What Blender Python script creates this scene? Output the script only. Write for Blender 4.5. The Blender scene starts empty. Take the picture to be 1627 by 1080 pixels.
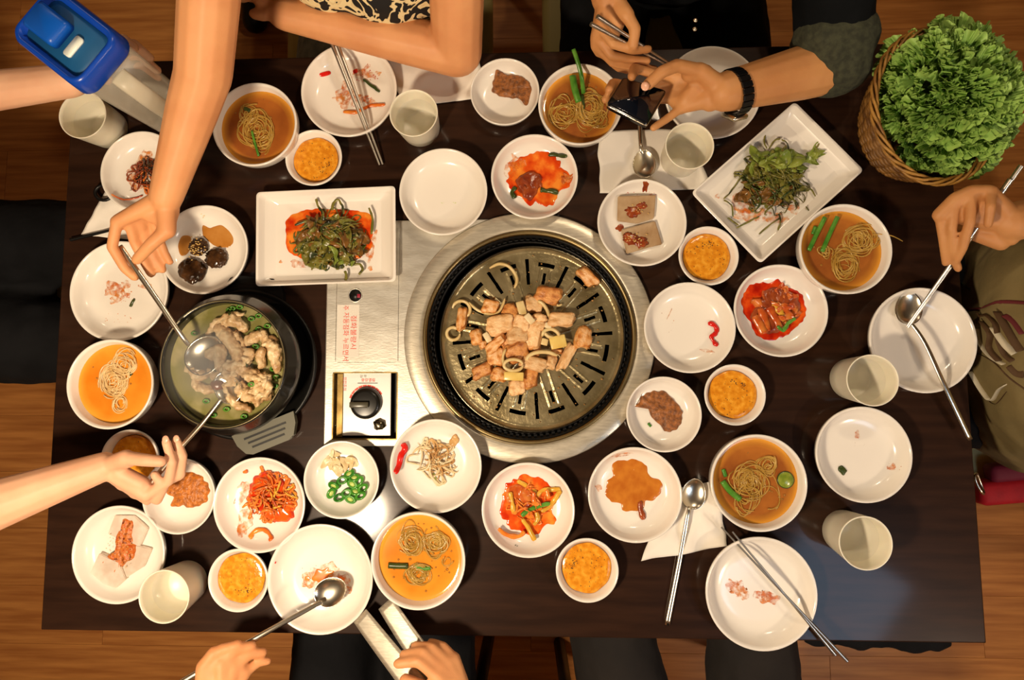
import bpy, bmesh, math, random
import numpy as np
from mathutils import Vector, Matrix, noise

SC = bpy.context.scene
COL = SC.collection

# ------------------------------------------------------------------ camera
W_, H_ = 1627, 1080
PX, PY, FP, CH = 785.0, 452.0, 1150.0, 1.15       # principal point, focal length (px), height over the table top
NX, NY = 840.0, 572.0                             # the point straight below the camera
_n = Vector((NX-PX, -(NY-PY), -FP)).normalized()
ROT = Matrix.Rotation(math.radians(-0.35), 3, 'Z') @ _n.rotation_difference(Vector((0, 0, -1))).to_matrix()
cam_d = bpy.data.cameras.new('camera')
cam_d.sensor_width = 36.0
cam_d.lens = FP / W_ * 36.0
cam_d.shift_x = (W_/2 - PX) / W_
cam_d.shift_y = (PY - H_/2) / W_
cam_d.clip_start = 0.01
cam = bpy.data.objects.new('camera', cam_d)
COL.objects.link(cam)
M4 = ROT.to_4x4(); M4.translation = Vector((0, 0, CH))
cam.matrix_world = M4
SC.camera = cam

def P(u, v, z=0.0):
    """the point at height z (metres over the table top) seen at pixel u, v of the photograph"""
    d = ROT @ Vector((u-PX, -(v-PY), -FP))
    k = (z - CH) / d.z
    return Vector((d.x*k, d.y*k, z))

def mpp(u, v, z=0.0):
    return (P(u+1, v, z) - P(u-1, v, z)).length / 2

# ------------------------------------------------------------------ light
SC.view_settings.view_transform = 'Standard'
SC.view_settings.look = 'None'
SC.view_settings.gamma = 1.0
SC.view_settings.use_curve_mapping = False
SC.view_settings.exposure = 0.0
wd = bpy.data.worlds.new('room_air'); SC.world = wd; wd.use_nodes = True
wd.node_tree.nodes['Background'].inputs[0].default_value = (1.0, 0.72, 0.45, 1)
wd.node_tree.nodes['Background'].inputs[1].default_value = 0.3

def lamp(name, loc, power, color, radius):
    l = bpy.data.lights.new(name, 'POINT'); l.energy = power; l.color = color; l.shadow_soft_size = radius
    o = bpy.data.objects.new(name, l); o.location = loc; COL.objects.link(o); return o

WARM = (1.0, 0.79, 0.55)
lamp('pendant_bulb', (-0.50, -0.45, 1.04), 60.0, WARM, 0.065)
for i, (dx, dy) in enumerate(((0, 0), (.09, .03), (.03, .09))):
    lamp('spot_bulb', (1.26+dx, -1.06+dy, 1.15), 11.0, (1.0, 0.77, 0.56), 0.022)
for i, (dx, dy) in enumerate(((0, 0), (.10, .02))):
    lamp('rear_bulb', (0.36+dx, 0.80+dy, 1.20), 7.5, (1.0, 0.80, 0.56), 0.025)
lamp('far_left_fill', (-0.75, 1.75, 1.35), 9.0, (1.0, 0.78, 0.55), 0.05)  # unseen fill light added to brighten the dim far left side
la = bpy.data.lights.new('cool_screen', 'AREA'); la.energy = 1.6; la.color = (0.45, 0.7, 1.0); la.size = 0.3
lo = bpy.data.objects.new('cool_screen', la); lo.location = (0.86, -0.68, 1.05); COL.objects.link(lo)
lo.rotation_euler = (Vector((0.4, -0.38, 0)) - Vector(lo.location)).to_track_quat('-Z', 'Y').to_euler()

# ------------------------------------------------------------------ helpers
WL = {}
def _name(n): return n

def tag(o, label=None, cat=None, group=None, kind=None):
    if label: o['label'] = label
    if cat: o['category'] = cat
    if group: o['group'] = group
    if kind: o['kind'] = kind
    return o

def empty(name, loc, label, cat, group=None):
    o = bpy.data.objects.new(name, None); o.empty_display_size = 0.02
    COL.objects.link(o); o.location = loc; WL[o.name] = Vector(loc)
    return tag(o, label, cat, group)

def s2l(c):
    return tuple(((x/255)/12.92 if x/255 <= .04045 else ((x/255+.055)/1.055)**2.4) for x in c)

MATS = {}
def mat(name, c1, c2=None, rough=0.5, metal=0.0, scale=30.0, bump=0.0, bscale=None, c3=None, detail=4.0, trans=0.0, sss=0.0,
        coat=0.0, spec=0.5, stretch=None, pos=(0.35, 0.65), rand=0.0, alpha=None, ior=1.45, dist=0.001):
    if name in MATS: return MATS[name]
    m = bpy.data.materials.new(name); m.use_nodes = True
    nt = m.node_tree; N = nt.nodes; L = nt.links; b = N['Principled BSDF']
    b.inputs['Roughness'].default_value = rough; b.inputs['Metallic'].default_value = metal
    b.inputs['Specular IOR Level'].default_value = spec
    b.inputs['IOR'].default_value = ior
    if trans: b.inputs['Transmission Weight'].default_value = trans
    if coat: b.inputs['Coat Weight'].default_value = coat; b.inputs['Coat Roughness'].default_value = 0.08
    if sss:
        b.inputs['Subsurface Weight'].default_value = sss; b.inputs['Subsurface Radius'].default_value = (1, .4, .2)
        b.inputs['Subsurface Scale'].default_value = 0.006
    if alpha is not None: b.inputs['Alpha'].default_value = alpha
    a = s2l(c1); b.inputs['Base Color'].default_value = (*a, 1)
    tc = N.new('ShaderNodeTexCoord'); mp = N.new('ShaderNodeMapping'); L.new(tc.outputs['Object'], mp.inputs[0])
    if stretch: mp.inputs['Scale'].default_value = stretch
    src = None
    if c2:
        nz = N.new('ShaderNodeTexNoise'); nz.inputs['Scale'].default_value = scale; nz.inputs['Detail'].default_value = detail
        L.new(mp.outputs[0], nz.inputs['Vector'])
        cr = N.new('ShaderNodeValToRGB'); e = cr.color_ramp.elements
        e[0].position = pos[0]; e[0].color = (*a, 1); e[1].position = pos[1]; e[1].color = (*s2l(c2), 1)
        if c3:
            x = e.new((pos[0]+pos[1])/2); x.color = (*s2l(c3), 1)
        L.new(nz.outputs['Fac'], cr.inputs[0]); src = cr.outputs[0]
        L.new(src, b.inputs['Base Color'])
    if rand:
        oi = N.new('ShaderNodeObjectInfo'); hs = N.new('ShaderNodeHueSaturation')
        mr = N.new('ShaderNodeMapRange'); mr.inputs['To Min'].default_value = 1-rand; mr.inputs['To Max'].default_value = 1+rand
        L.new(oi.outputs['Random'], mr.inputs['Value']); L.new(mr.outputs[0], hs.inputs['Value'])
        if src: L.new(src, hs.inputs['Color'])
        else: hs.inputs['Color'].default_value = (*a, 1)
        L.new(hs.outputs[0], b.inputs['Base Color'])
    if bump:
        n2 = N.new('ShaderNodeTexNoise'); n2.inputs['Scale'].default_value = bscale or scale; n2.inputs['Detail'].default_value = 5
        L.new(mp.outputs[0], n2.inputs['Vector'])
        bp = N.new('ShaderNodeBump'); bp.inputs['Strength'].default_value = bump; bp.inputs['Distance'].default_value = dist
        L.new(n2.outputs['Fac'], bp.inputs['Height']); L.new(bp.outputs[0], b.inputs['Normal'])
    MATS[name] = m
    return m

class MB:
    def __init__(s): s.v = []; s.f = []
    def add(s, vs, fs):
        k = len(s.v); s.v.extend([tuple(x) for x in vs]); s.f.extend([tuple(i+k for i in f) for f in fs]); return s
    def lathe(s, prof, c, n=64, sx=1.0, sy=1.0, close=False):
        vs = []; fs = []; m = len(prof)
        for r, z in prof:
            for i in range(n):
                a = 2*math.pi*i/n
                vs.append((c[0]+r*sx*math.cos(a), c[1]+r*sy*math.sin(a), c[2]+z))
        rng = m if close else m-1
        for j in range(rng):
            j2 = (j+1) % m
            for i in range(n):
                i2 = (i+1) % n
                fs.append((j*n+i, j*n+i2, j2*n+i2, j2*n+i))
        if not close:
            if prof[0][0] > 1e-6: fs.append(tuple(range(n-1, -1, -1)))
            if prof[-1][0] > 1e-6: fs.append(tuple((m-1)*n+i for i in range(n)))
        return s.add(vs, fs)
    def tube(s, pts, r, sides=8, flat=1.0, caps=True, up=None):
        pts = [Vector(p) for p in pts]; n = len(pts)
        rr = r if isinstance(r, (list, tuple)) else [r]*n
        vs = []; fs = []
        nrm = None
        for i, p in enumerate(pts):
            t = (pts[min(i+1, n-1)] - pts[max(i-1, 0)])
            if t.length < 1e-9: t = Vector((0, 0, 1))
            t.normalize()
            if nrm is None:
                u = Vector(up) if up else Vector((0, 0, 1))
                if abs(t.dot(u)) > .95: u = Vector((1, 0, 0))
                nrm = (u - t*u.dot(t)).normalized()
            else:
                nrm = (nrm - t*nrm.dot(t))
                nrm = nrm.normalized() if nrm.length > 1e-6 else t.orthogonal().normalized()
            if up:
                u = Vector(up); w = u - t*u.dot(t)
                if w.length > 1e-3: nrm = w.normalized()
            bn = t.cross(nrm)
            for k in range(sides):
                a = 2*math.pi*k/sides
                vs.append(p + nrm*(math.cos(a)*rr[i]*flat) + bn*(math.sin(a)*rr[i]))
        for i in range(n-1):
            for k in range(sides):
                k2 = (k+1) % sides
                fs.append((i*sides+k, i*sides+k2, (i+1)*sides+k2, (i+1)*sides+k))
        if caps:
            fs.append(tuple(range(sides-1, -1, -1))); fs.append(tuple((n-1)*sides+k for k in range(sides)))
        return s.add(vs, fs)
    def box(s, c, size, rot=0.0, bev=0.0, R=None, seg=2):
        bm = bmesh.new(); bmesh.ops.create_cube(bm, size=1.0)
        for v in bm.verts: v.co = Vector((v.co.x*size[0], v.co.y*size[1], v.co.z*size[2]))
        if bev: bmesh.ops.bevel(bm, geom=list(bm.edges), offset=bev, segments=seg, affect='EDGES', profile=0.5)
        R = R if R else Matrix.Rotation(rot, 3, 'Z')
        bm.verts.ensure_lookup_table()
        vs = [R @ v.co + Vector(c) for v in bm.verts]; fs = [[v.index for v in f.verts] for f in bm.faces]
        bm.free(); return s.add(vs, fs)
    def capsule(s, p0, r0, p1, r1, seg=14, rings=4):
        p0 = Vector(p0); p1 = Vector(p1); t = p1-p0
        if t.length < 1e-6: t = Vector((0, 0, 1e-4)); p1 = p0+t
        L = t.length; t = t/L; a = t.orthogonal().normalized(); b = t.cross(a)
        rows = [(p0 - t*r0*.999, 0.0)]
        for j in range(1, rings+1):
            an = math.pi/2*j/rings; rows.append((p0 - t*r0*math.cos(an), r0*math.sin(an)))
        for j in range(0, rings):
            an = math.pi/2*j/rings; rows.append((p1 + t*r1*math.sin(an), r1*math.cos(an)))
        rows.append((p1 + t*r1*.999, 0.0))
        vs = [rows[0][0]]; 
        for c, r in rows[1:-1]:
            for k in range(seg):
                q = 2*math.pi*k/seg; vs.append(c + a*(r*math.cos(q)) + b*(r*math.sin(q)))
        vs.append(rows[-1][0]); m = len(rows)-2; fs = []
        for k in range(seg): fs.append((0, 1+(k+1) % seg, 1+k))
        for j in range(m-1):
            for k in range(seg):
                k2 = (k+1) % seg; o = 1+j*seg
                fs.append((o+k, o+k2, o+seg+k2, o+seg+k))
        e = len(vs)-1; o = 1+(m-1)*seg
        for k in range(seg): fs.append((o+k, o+(k+1) % seg, e))
        return s.add(vs, fs)
    def blob(s, c, size, sub=3, amp=0.15, freq=2.0, seed=0, R=None, sq=1.0):
        bm = bmesh.new(); bmesh.ops.create_icosphere(bm, subdivisions=sub, radius=1.0)
        off = Vector((seed*7.31, seed*3.7, seed*1.9)); R = R or Matrix.Identity(3); vs = []
        for v in bm.verts:
            d = v.co.copy()
            if sq < 1: d = Vector([math.copysign(abs(x)**sq, x) for x in d])
            d = d*(1+amp*noise.noise(v.co*freq+off)*1.6)
            vs.append(R @ Vector((d.x*size[0], d.y*size[1], d.z*size[2])) + Vector(c))
        fs = [[v.index for v in f.verts] for f in bm.faces]; bm.free(); return s.add(vs, fs)
    def build(s, name, m, parent=None, smooth=True, origin=None, auto=None):
        me = bpy.data.meshes.new(name)
        if parent is not None: o0 = WL[parent.name]
        elif origin is not None: o0 = Vector(origin)
        else:
            a = np.array(s.v); o0 = Vector(((a[:, 0].min()+a[:, 0].max())/2, (a[:, 1].min()+a[:, 1].max())/2, a[:, 2].min()))
        me.from_pydata([(x-o0[0], y-o0[1], z-o0[2]) for x, y, z in s.v], [], s.f)
        me.materials.append(m)
        if smooth:
            me.polygons.foreach_set('use_smooth', [True]*len(me.polygons))
            if auto:
                me.update(); me.set_sharp_from_angle(angle=math.radians(auto))
        me.update()
        o = bpy.data.objects.new(name, me); COL.objects.link(o)
        if parent is not None: o.parent = parent
        else: o.location = o0
        WL[o.name] = Vector(o0)
        return o

def bake(o):
    dg = bpy.context.evaluated_depsgraph_get(); dg.update()
    me = bpy.data.meshes.new_from_object(o.evaluated_get(dg))
    old = o.data; o.modifiers.clear(); o.data = me; me.name = old.name
    return o

def remesh(o, voxel, it=4, fac=0.5):
    m = o.modifiers.new('r', 'REMESH'); m.mode = 'VOXEL'; m.voxel_size = voxel; m.use_smooth_shade = True
    m = o.modifiers.new('s', 'SMOOTH'); m.iterations = it; m.factor = fac
    return bake(o)

def rumple(o, *terms):
    """push the surface of o out along its normals by noise: terms are (amplitude, frequency, offset)"""
    me = o.data; n = len(me.vertices); co = np.empty(n*3); no = np.empty(n*3)
    me.vertices.foreach_get('co', co); me.vertices.foreach_get('normal', no); co = co.reshape(-1, 3); no = no.reshape(-1, 3)
    d = np.zeros(n)
    for amp, fr, of in terms: d += [amp*noise.noise((x*fr+of, y*fr, z*fr)) for x, y, z in co]
    me.vertices.foreach_set('co', (co+no*d[:, None]).ravel()); me.update()

def catmull(pts, n=6, closed=False):
    pts = [Vector(p) for p in pts]; out = []; m = len(pts)
    rng = range(m) if closed else range(m-1)
    for i in rng:
        if closed: a, b, c, d = pts[(i-1) % m], pts[i], pts[(i+1) % m], pts[(i+2) % m]
        else: a, b, c, d = pts[max(i-1, 0)], pts[i], pts[i+1], pts[min(i+2, m-1)]
        for k in range(n):
            t = k/n
            out.append(0.5*((2*b)+(c-a)*t+(2*a-5*b+4*c-d)*t*t+(3*b-3*c+d-a)*t**3))
    if not closed: out.append(pts[-1])
    return out

# ------------------------------------------------------------------ materials
PORC = mat('porcelain', (238, 232, 222), rough=0.18, coat=0.3, spec=0.5)
CUPM = mat('cup_plastic', (238, 231, 210), rough=0.3, sss=0.1)
STEEL = mat('brushed_steel', (222, 214, 196), (200, 192, 174), rough=0.36, metal=0.7, scale=60, bump=0.12, stretch=(1, 6, 1), bscale=90)
PANEL = mat('panel_steel', (225, 222, 212), (205, 200, 188), rough=0.38, metal=0.75, scale=25, bump=0.14, bscale=140, stretch=(1, 3, 1))
CHROME = mat('cutlery_steel', (222, 214, 196), rough=0.25, metal=1.0)
CHOP = mat('chopstick_steel', (206, 202, 192), rough=0.32, metal=1.0)
DARKST = mat('dark_steel', (120, 112, 92), rough=0.25, metal=1.0)
GREASE = mat('greasy_plate', (178, 164, 126), (132, 118, 82), rough=0.25, metal=0.65, scale=22, bump=0.5, bscale=120, dist=0.0015)
BLACK = mat('black_metal', (14, 13, 12), rough=0.4, spec=0.4)
GOLD = mat('gilt_rim', (150, 132, 92), rough=0.35, metal=1.0)
SKIN = mat('skin', (224, 160, 108), (212, 144, 94), rough=0.55, sss=0.12, scale=14, bump=0.25, bscale=260, dist=0.0006)
SKINP = mat('pale_skin', (236, 186, 150), (228, 170, 134), rough=0.55, sss=0.12, scale=14, bump=0.2, bscale=260, dist=0.0006)
SKIND = mat('tan_skin', (206, 148, 92), (190, 130, 78), rough=0.55, sss=0.12, scale=14, bump=0.25, bscale=260, dist=0.0006)
NAIL = mat('nail', (236, 180, 150), rough=0.25)
PAPER = mat('paper', (240, 234, 224), rough=0.9, bump=0.4, bscale=60)
TABLE = mat('lacquered_wood', (50, 31, 21), (38, 23, 16), rough=0.36, scale=9, stretch=(1, 9, 1), bump=0.05, bscale=30, spec=0.10, coat=0.30)
TABLE.node_tree.nodes['Principled BSDF'].inputs['Coat Roughness'].default_value = 0.10
CLOTHB = mat('black_cloth', (16, 16, 18), (24, 24, 26), rough=0.9, scale=12, bump=0.5, bscale=40, dist=0.004, spec=0.15)
BROTH = [mat('broth_amber', (138, 74, 30), (168, 98, 40), rough=0.08, scale=18, spec=0.6),
         mat('broth_orange', (216, 124, 28), (228, 150, 46), rough=0.08, scale=18, spec=0.6),
         mat('broth_brown', (138, 76, 34), (174, 106, 44), rough=0.08, scale=18, spec=0.6)]
NOODLEW = mat('pale_noodle', (244, 214, 160), (226, 186, 120), rough=0.2, scale=60, alpha=.85)
for _m in BROTH:
    _nt = _m.node_tree; _at = _nt.nodes.new('ShaderNodeAttribute'); _at.attribute_name = 'shallow'; _mx = _nt.nodes.new('ShaderNodeMix'); _mx.data_type = 'RGBA'
    _nt.links.new(_at.outputs['Fac'], _mx.inputs['Factor']); _nt.links.new(_nt.nodes['Principled BSDF'].inputs['Base Color'].links[0].from_socket, _mx.inputs['A'])
    _mx.inputs['B'].default_value = (*s2l((230, 162, 60)), 1); _nt.links.new(_mx.outputs['Result'], _nt.nodes['Principled BSDF'].inputs['Base Color'])
NOODLE = mat('noodle', (216, 176, 90), (186, 142, 58), rough=0.15, scale=60, alpha=.62)
SAUCE = mat('mustard_sauce', (206, 126, 26), (234, 166, 54), rough=0.14, scale=120, bump=0.5, bscale=160, c3=(222, 146, 36), pos=(.36, .66))
SPECK = mat('dark_speck', (92, 60, 22), rough=0.4)
PASTE = mat('bean_paste', (166, 102, 48), (106, 62, 28), rough=0.35, scale=160, bump=0.9, bscale=260, dist=0.002)
PASTEO = mat('orange_paste', (204, 120, 40), (150, 84, 28), rough=0.3, scale=170, bump=0.9, bscale=260, dist=0.002)
CHILIOIL = mat('chilli_oil', (196, 44, 12), (242, 146, 52), rough=0.12, scale=38, bump=0.3, bscale=90, c3=(224, 90, 24))
REDOIL = mat('red_sauce', (160, 24, 10), (230, 96, 28), rough=0.1, scale=40, bump=0.3, bscale=90, c3=(204, 52, 16))
ORANGE = mat('orange_smear', (238, 158, 62), (216, 106, 26), rough=0.3, scale=60, alpha=0.75)
_nt = ORANGE.node_tree; _z = _nt.nodes.new('ShaderNodeTexNoise'); _z.inputs['Scale'].default_value = 130; _z.inputs['Detail'].default_value = 3; _r = _nt.nodes.new('ShaderNodeMapRange')
_r.inputs['From Min'].default_value = .36; _r.inputs['From Max'].default_value = .70; _r.inputs['To Max'].default_value = .8
_tc = _nt.nodes.new('ShaderNodeTexCoord'); _nt.links.new(_tc.outputs['Object'], _z.inputs['Vector']); _nt.links.new(_z.outputs['Fac'], _r.inputs['Value']); _nt.links.new(_r.outputs[0], _nt.nodes['Principled BSDF'].inputs['Alpha'])
KIMCHI = mat('kimchi_leaf', (176, 66, 26), (214, 130, 60), rough=0.2, scale=60, bump=0.5, bscale=120, c3=(196, 92, 34))
KIMDARK = mat('dark_kimchi', (120, 44, 22), (160, 76, 34), rough=0.2, scale=70, bump=0.6, bscale=140)
RADISH = mat('pickled_strip', (230, 140, 52), (222, 104, 34), rough=0.2, scale=50)
YELLOWS = mat('yellow_strip', (228, 176, 62), (204, 150, 50), rough=0.2, scale=50)
SCAL = mat('scallion', (56, 118, 34), (96, 150, 50), rough=0.25, scale=60)
SCALD = mat('dark_scallion', (44, 60, 24), (70, 80, 30), rough=0.25, scale=60)
LEAFG = mat('dressed_leaf', (96, 100, 38), (44, 52, 20), rough=0.28, scale=60, bump=0.4, bscale=120, c3=(126, 118, 50))
LEAFB = mat('browned_leaf', (110, 74, 30), (70, 56, 24), rough=0.28, scale=45, bump=0.4, bscale=120, c3=(134, 92, 42))
LEAFL = mat('light_leaf', (142, 154, 62), (104, 122, 44), rough=0.35, scale=40, bump=0.4, bscale=120)
WHITEV = mat('pale_vegetable', (232, 214, 176), (222, 194, 144), rough=0.35, scale=40, sss=0.1)
BROWNV = mat('brown_sprout', (216, 176, 116), (180, 130, 72), rough=0.35, scale=60)
REDP = mat('red_pepper', (206, 30, 20), rough=0.2)
GREENP = mat('green_chilli', (38, 108, 26), (76, 150, 46), rough=0.16, scale=60)
PALEG = mat('chilli_core', (190, 208, 110), rough=0.3)
MUSH = mat('soy_mushroom', (40, 26, 16), (78, 50, 26), rough=0.15, scale=90, bump=0.6, bscale=160)
SOY = mat('soy_puddle', (176, 112, 40), (196, 138, 70), rough=0.1, scale=30)
SESAME = mat('sesame', (214, 176, 104), rough=0.4)
JELLY = mat('acorn_jelly', (190, 164, 130), (164, 132, 96), rough=0.12, scale=40, bump=0.15, bscale=90)
RICEJ = mat('pale_jelly', (240, 226, 212), (222, 204, 186), rough=0.12, scale=60, alpha=.8)
MEAT = mat('grilled_pork', (238, 190, 138), (176, 96, 30), rough=0.32, scale=2.6, detail=4, bump=0.25, bscale=5, c3=(222, 156, 84), rand=0.10, pos=(.34, .66), dist=.02)
MEAT2 = mat('pale_pork', (238, 200, 150), (206, 152, 92), rough=0.32, scale=2.8, detail=4, bump=0.25, bscale=5, c3=(228, 182, 128), rand=0.10, pos=(.34, .66), dist=.02)
MEAT3 = mat('seared_pork', (216, 154, 88), (146, 82, 34), rough=0.32, scale=2.8, detail=4, bump=0.25, bscale=5, c3=(196, 128, 66), rand=0.10, pos=(.34, .66), dist=.02)
ONION = mat('onion', (226, 204, 150), (206, 178, 118), rough=0.25, scale=40, sss=0.1)
SOUPM = mat('chicken_soup', (136, 126, 82), (172, 160, 116), rough=0.1, scale=14, c3=(124, 120, 66))
CHICK = mat('boiled_chicken', (228, 204, 162), (170, 130, 86), rough=0.3, scale=60, bump=0.8, bscale=130, c3=(210, 176, 128), dist=0.003)
LETT = mat('lettuce', (104, 150, 62), (78, 130, 50), rough=0.5, scale=30, bump=0.3, bscale=90, c3=(128, 170, 82))
_nt = LETT.node_tree; _at = _nt.nodes.new('ShaderNodeAttribute'); _at.attribute_name = 'edge'; _mx = _nt.nodes.new('ShaderNodeMix'); _mx.data_type = 'RGBA'
_nt.links.new(_at.outputs['Fac'], _mx.inputs['Factor']); _nt.links.new(_nt.nodes['Principled BSDF'].inputs['Base Color'].links[0].from_socket, _mx.inputs['A'])
_mx.inputs['B'].default_value = (*s2l((164, 200, 100)), 1); _nt.links.new(_mx.outputs['Result'], _nt.nodes['Principled BSDF'].inputs['Base Color'])
WICK = mat('wicker', (150, 106, 48), (96, 62, 26), rough=0.5, scale=50)
VINYL = mat('beige_vinyl', (224, 206, 132), rough=0.5)
CHAIRL = mat('chair_metal', (22, 20, 20), rough=0.4)
# ------------------------------------------------------------------ the room
FZ = -0.75
FLOORM = mat('oak_floor', (204, 138, 72), (168, 104, 50), rough=0.42, scale=4, stretch=(1, 16, 1), detail=8, bump=0.06, bscale=30, rand=0.05)
mb = MB(); mb.box((0, 0, FZ-.03), (4.4, 4.4, .05)); fl = mb.build('floor', mat('floor_gap', (40, 22, 12), rough=.8), smooth=False, origin=(0, 0, FZ)); tag(fl, kind='structure')
plank_me = {}
for r in range(30):
    y = -2.1 + r*.145
    for k in range(6):
        x = -3.7 + k*1.1 + (r*0.37 % 1.1)
        L = 1.0993; x0 = max(x, -2.19); x1 = min(x+L, 2.19)
        if x1-x0 < .05 or abs(y) > 2.12: continue
        key = round(x1-x0, 3)
        if key not in plank_me:
            b = MB(); b.box((0, 0, 0), (x1-x0, .1446, .012), bev=.0004, seg=1)
            o = b.build('plank', FLOORM, parent=fl, smooth=False)
            o.data.transform(Matrix.Translation((0, 0, FZ)))
            plank_me[key] = o.data
        else:
            o = bpy.data.objects.new('plank', plank_me[key]); COL.objects.link(o); o.parent = fl
        o.location = ((x0+x1)/2, y, .0)
WALLM = mat('wall_paint', (120, 96, 70), rough=.8); CEILM = mat('ceiling_paint', (56, 44, 34), rough=.9)
for nm, c, s in (('wall_left', (-2.2, 0, .45), (.06, 4.46, 2.4)), ('wall_right', (2.2, 0, .45), (.06, 4.46, 2.4)),
                 ('wall_back', (0, 2.2, .45), (4.46, .06, 2.4)), ('wall_front', (0, -2.2, .45), (4.46, .06, 2.4)),
                 ('ceiling', (0, 0, 1.68), (4.46, 4.46, .06))):
    b = MB(); b.box(c, s); tag(b.build(nm, CEILM if nm == 'ceiling' else WALLM, smooth=False, origin=c), kind='structure')

# ------------------------------------------------------------------ the table
TX0, TX1, TY0, TY1 = -0.768, 0.671, -0.418, 0.506
tb = empty('dining_table', ((TX0+TX1)/2, (TY0+TY1)/2, FZ), 'dark lacquered wooden dining table with a grill set into its middle', 'table')
b = MB(); b.box(((TX0+TX1)/2, (TY0+TY1)/2, -.02), (TX1-TX0, TY1-TY0, .04), bev=.002)
top = b.build('tabletop', TABLE, tb, smooth=False)
GC = P(840, 534, .006); GX, GY = GC.x, GC.y
PNX0, PNX1, PNY0, PNY1 = P(514, 700, .004).x, GX-.02, P(515, 709, .004).y, P(640, 350, .004).y
RX0, RX1 = P(527.5, 640, .005).x, P(632, 640, .005).x
RY0, RY1 = P(580, 699, .005).y, P(580, 590.5, .005).y
def cutter(build):
    c = MB(); build(c); return c.build('cutter', BLACK, smooth=False)
cuts = [cutter(lambda c: c.lathe([(.162, -.06), (.162, .02)], (GX, GY, 0), 96)),
        cutter(lambda c: c.box(((RX0+RX1)/2, (RY0+RY1)/2, 0), (RX1-RX0+.004, RY1-RY0+.004, .06)))]
for c in cuts:
    m = top.modifiers.new('b', 'BOOLEAN'); m.object = c; m.operation = 'DIFFERENCE'; m.solver = 'EXACT'
bake(top)
for sx in (TX0+.07, TX1-.07):
    for sy in (TY0+.07, TY1-.07):
        b = MB(); b.box((sx, sy, (FZ-.04)/2+0.0), (.06, .06, -FZ-.04), bev=.004); b.build('leg', TABLE, tb, smooth=False)

# ------------------------------------------------------------------ gas unit (steel panel beside the grill)
gu = empty('gas_control_unit', ((PNX0+PNX1)/2, (PNY0+PNY1)/2, 0), 'rectangular steel gas control panel with a black knob left of the round grill', 'gas control')
b = MB()
pz0, pz1 = .0005, .005
LX0, LX1 = P(533, 520, .005).x, P(634, 500, .005).x
LY0, LY1 = P(580, 576, .005).y, P(580, 352, .005).y
HX, HY = P(564.5, 469, .006).x, P(564.5, 469, .006).y
def rect(b, x0, x1, y0, y1, z0, z1, bev=0.0006): b.box(((x0+x1)/2, (y0+y1)/2, (z0+z1)/2), (x1-x0, y1-y0, z1-z0), bev=bev)
b.box(((PNX0+PNX1)/2, (PNY0+PNY1)/2, (pz0+pz1)/2), (PNX1-PNX0, PNY1-PNY0, pz1-pz0), bev=.0018)
pf = b.build('frame', PANEL, gu, smooth=False)
c2 = cutter(lambda c: c.box(((RX0+RX1)/2, (RY0+RY1)/2, 0), (RX1-RX0, RY1-RY0, .06), bev=.003))
c3 = cutter(lambda c: c.box(((LX0+LX1)/2, (LY0+LY1)/2, .02), (LX1-LX0, LY1-LY0, .036), bev=.004))
c4 = cutter(lambda c: c.lathe([(.162, -.06), (.162, .02)], (GX, GY, 0), 96))
for c in (c2, c3, c4):
    m = pf.modifiers.new('b', 'BOOLEAN'); m.object = c; m.operation = 'DIFFERENCE'; m.solver = 'EXACT'
bake(pf)
for c in cuts + [c2, c3, c4]: bpy.data.objects.remove(c, do_unlink=True)
# lid with the finger hole
b = MB(); b.box(((LX0+LX1)/2, (LY0+LY1)/2, .0043), (LX1-LX0-.0016, LY1-LY0-.0016, .0022), bev=.0008)
b.build('lid', PANEL, gu, smooth=False)
b = MB(); b.lathe([(.0098, .0), (.0118, .0), (.0112, .0014), (.0098, .001)], (HX, HY, .0054), 32, close=True); b.build('finger_hole_ring', PANEL, gu)
b = MB(); b.lathe([(.0099, 0), (.0099, .0004)], (HX, HY, .0054), 32); b.build('finger_hole', BLACK, gu)
b = MB(); b.box((HX+.0055, HY-.001, .0060), (.005, .006, .0008), bev=.0003); b.build('hole_catch', mat('crimson', (150, 20, 50)), gu)
# sticker with the printed warning
STK = mat('clear_sticker', (226, 220, 208), rough=.25); PRINT = mat('red_print', (228, 84, 66), rough=.5)
p0, p1 = P(536, 484, .0056), P(570, 567, .0056)
b = MB(); rect(b, p0.x, p1.x, p1.y, p0.y, .0055, .0058, bev=0); b.build('sticker', STK, gu, smooth=False)
def text(s, u, v, z, size, rotz, m, parent, name='lettering', sx=1.0, al='CENTER'):
    cu = bpy.data.curves.new(name, 'FONT'); cu.body = s; cu.size = size; cu.extrude = .00012
    cu.align_x = al; cu.align_y = 'CENTER'; cu.materials.append(m)
    tmp = bpy.data.objects.new(name, cu); COL.objects.link(tmp)
    dg = bpy.context.evaluated_depsgraph_get(); me = bpy.data.meshes.new_from_object(tmp.evaluated_get(dg))
    bpy.data.objects.remove(tmp, do_unlink=True)
    o = bpy.data.objects.new(name, me); COL.objects.link(o)
    if not me.materials: me.materials.append(m)
    q = P(u, v, z); o.rotation_euler = (0, 0, rotz); o.scale = (sx, 1, 1)
    if parent: o.parent = parent; o.location = q - WL[parent.name]
    else: o.location = q
    return o
text('점화불량시', 561, 528, .0060, .0105, -math.pi/2, PRINT, gu, sx=1.15)
text('자동점화 누르면서', 549, 535, .0060, .0105, -math.pi/2, PRINT, gu, sx=.98)
text('주', 549, 489, .0060, .0095, -math.pi/2, PRINT, gu)
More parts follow.
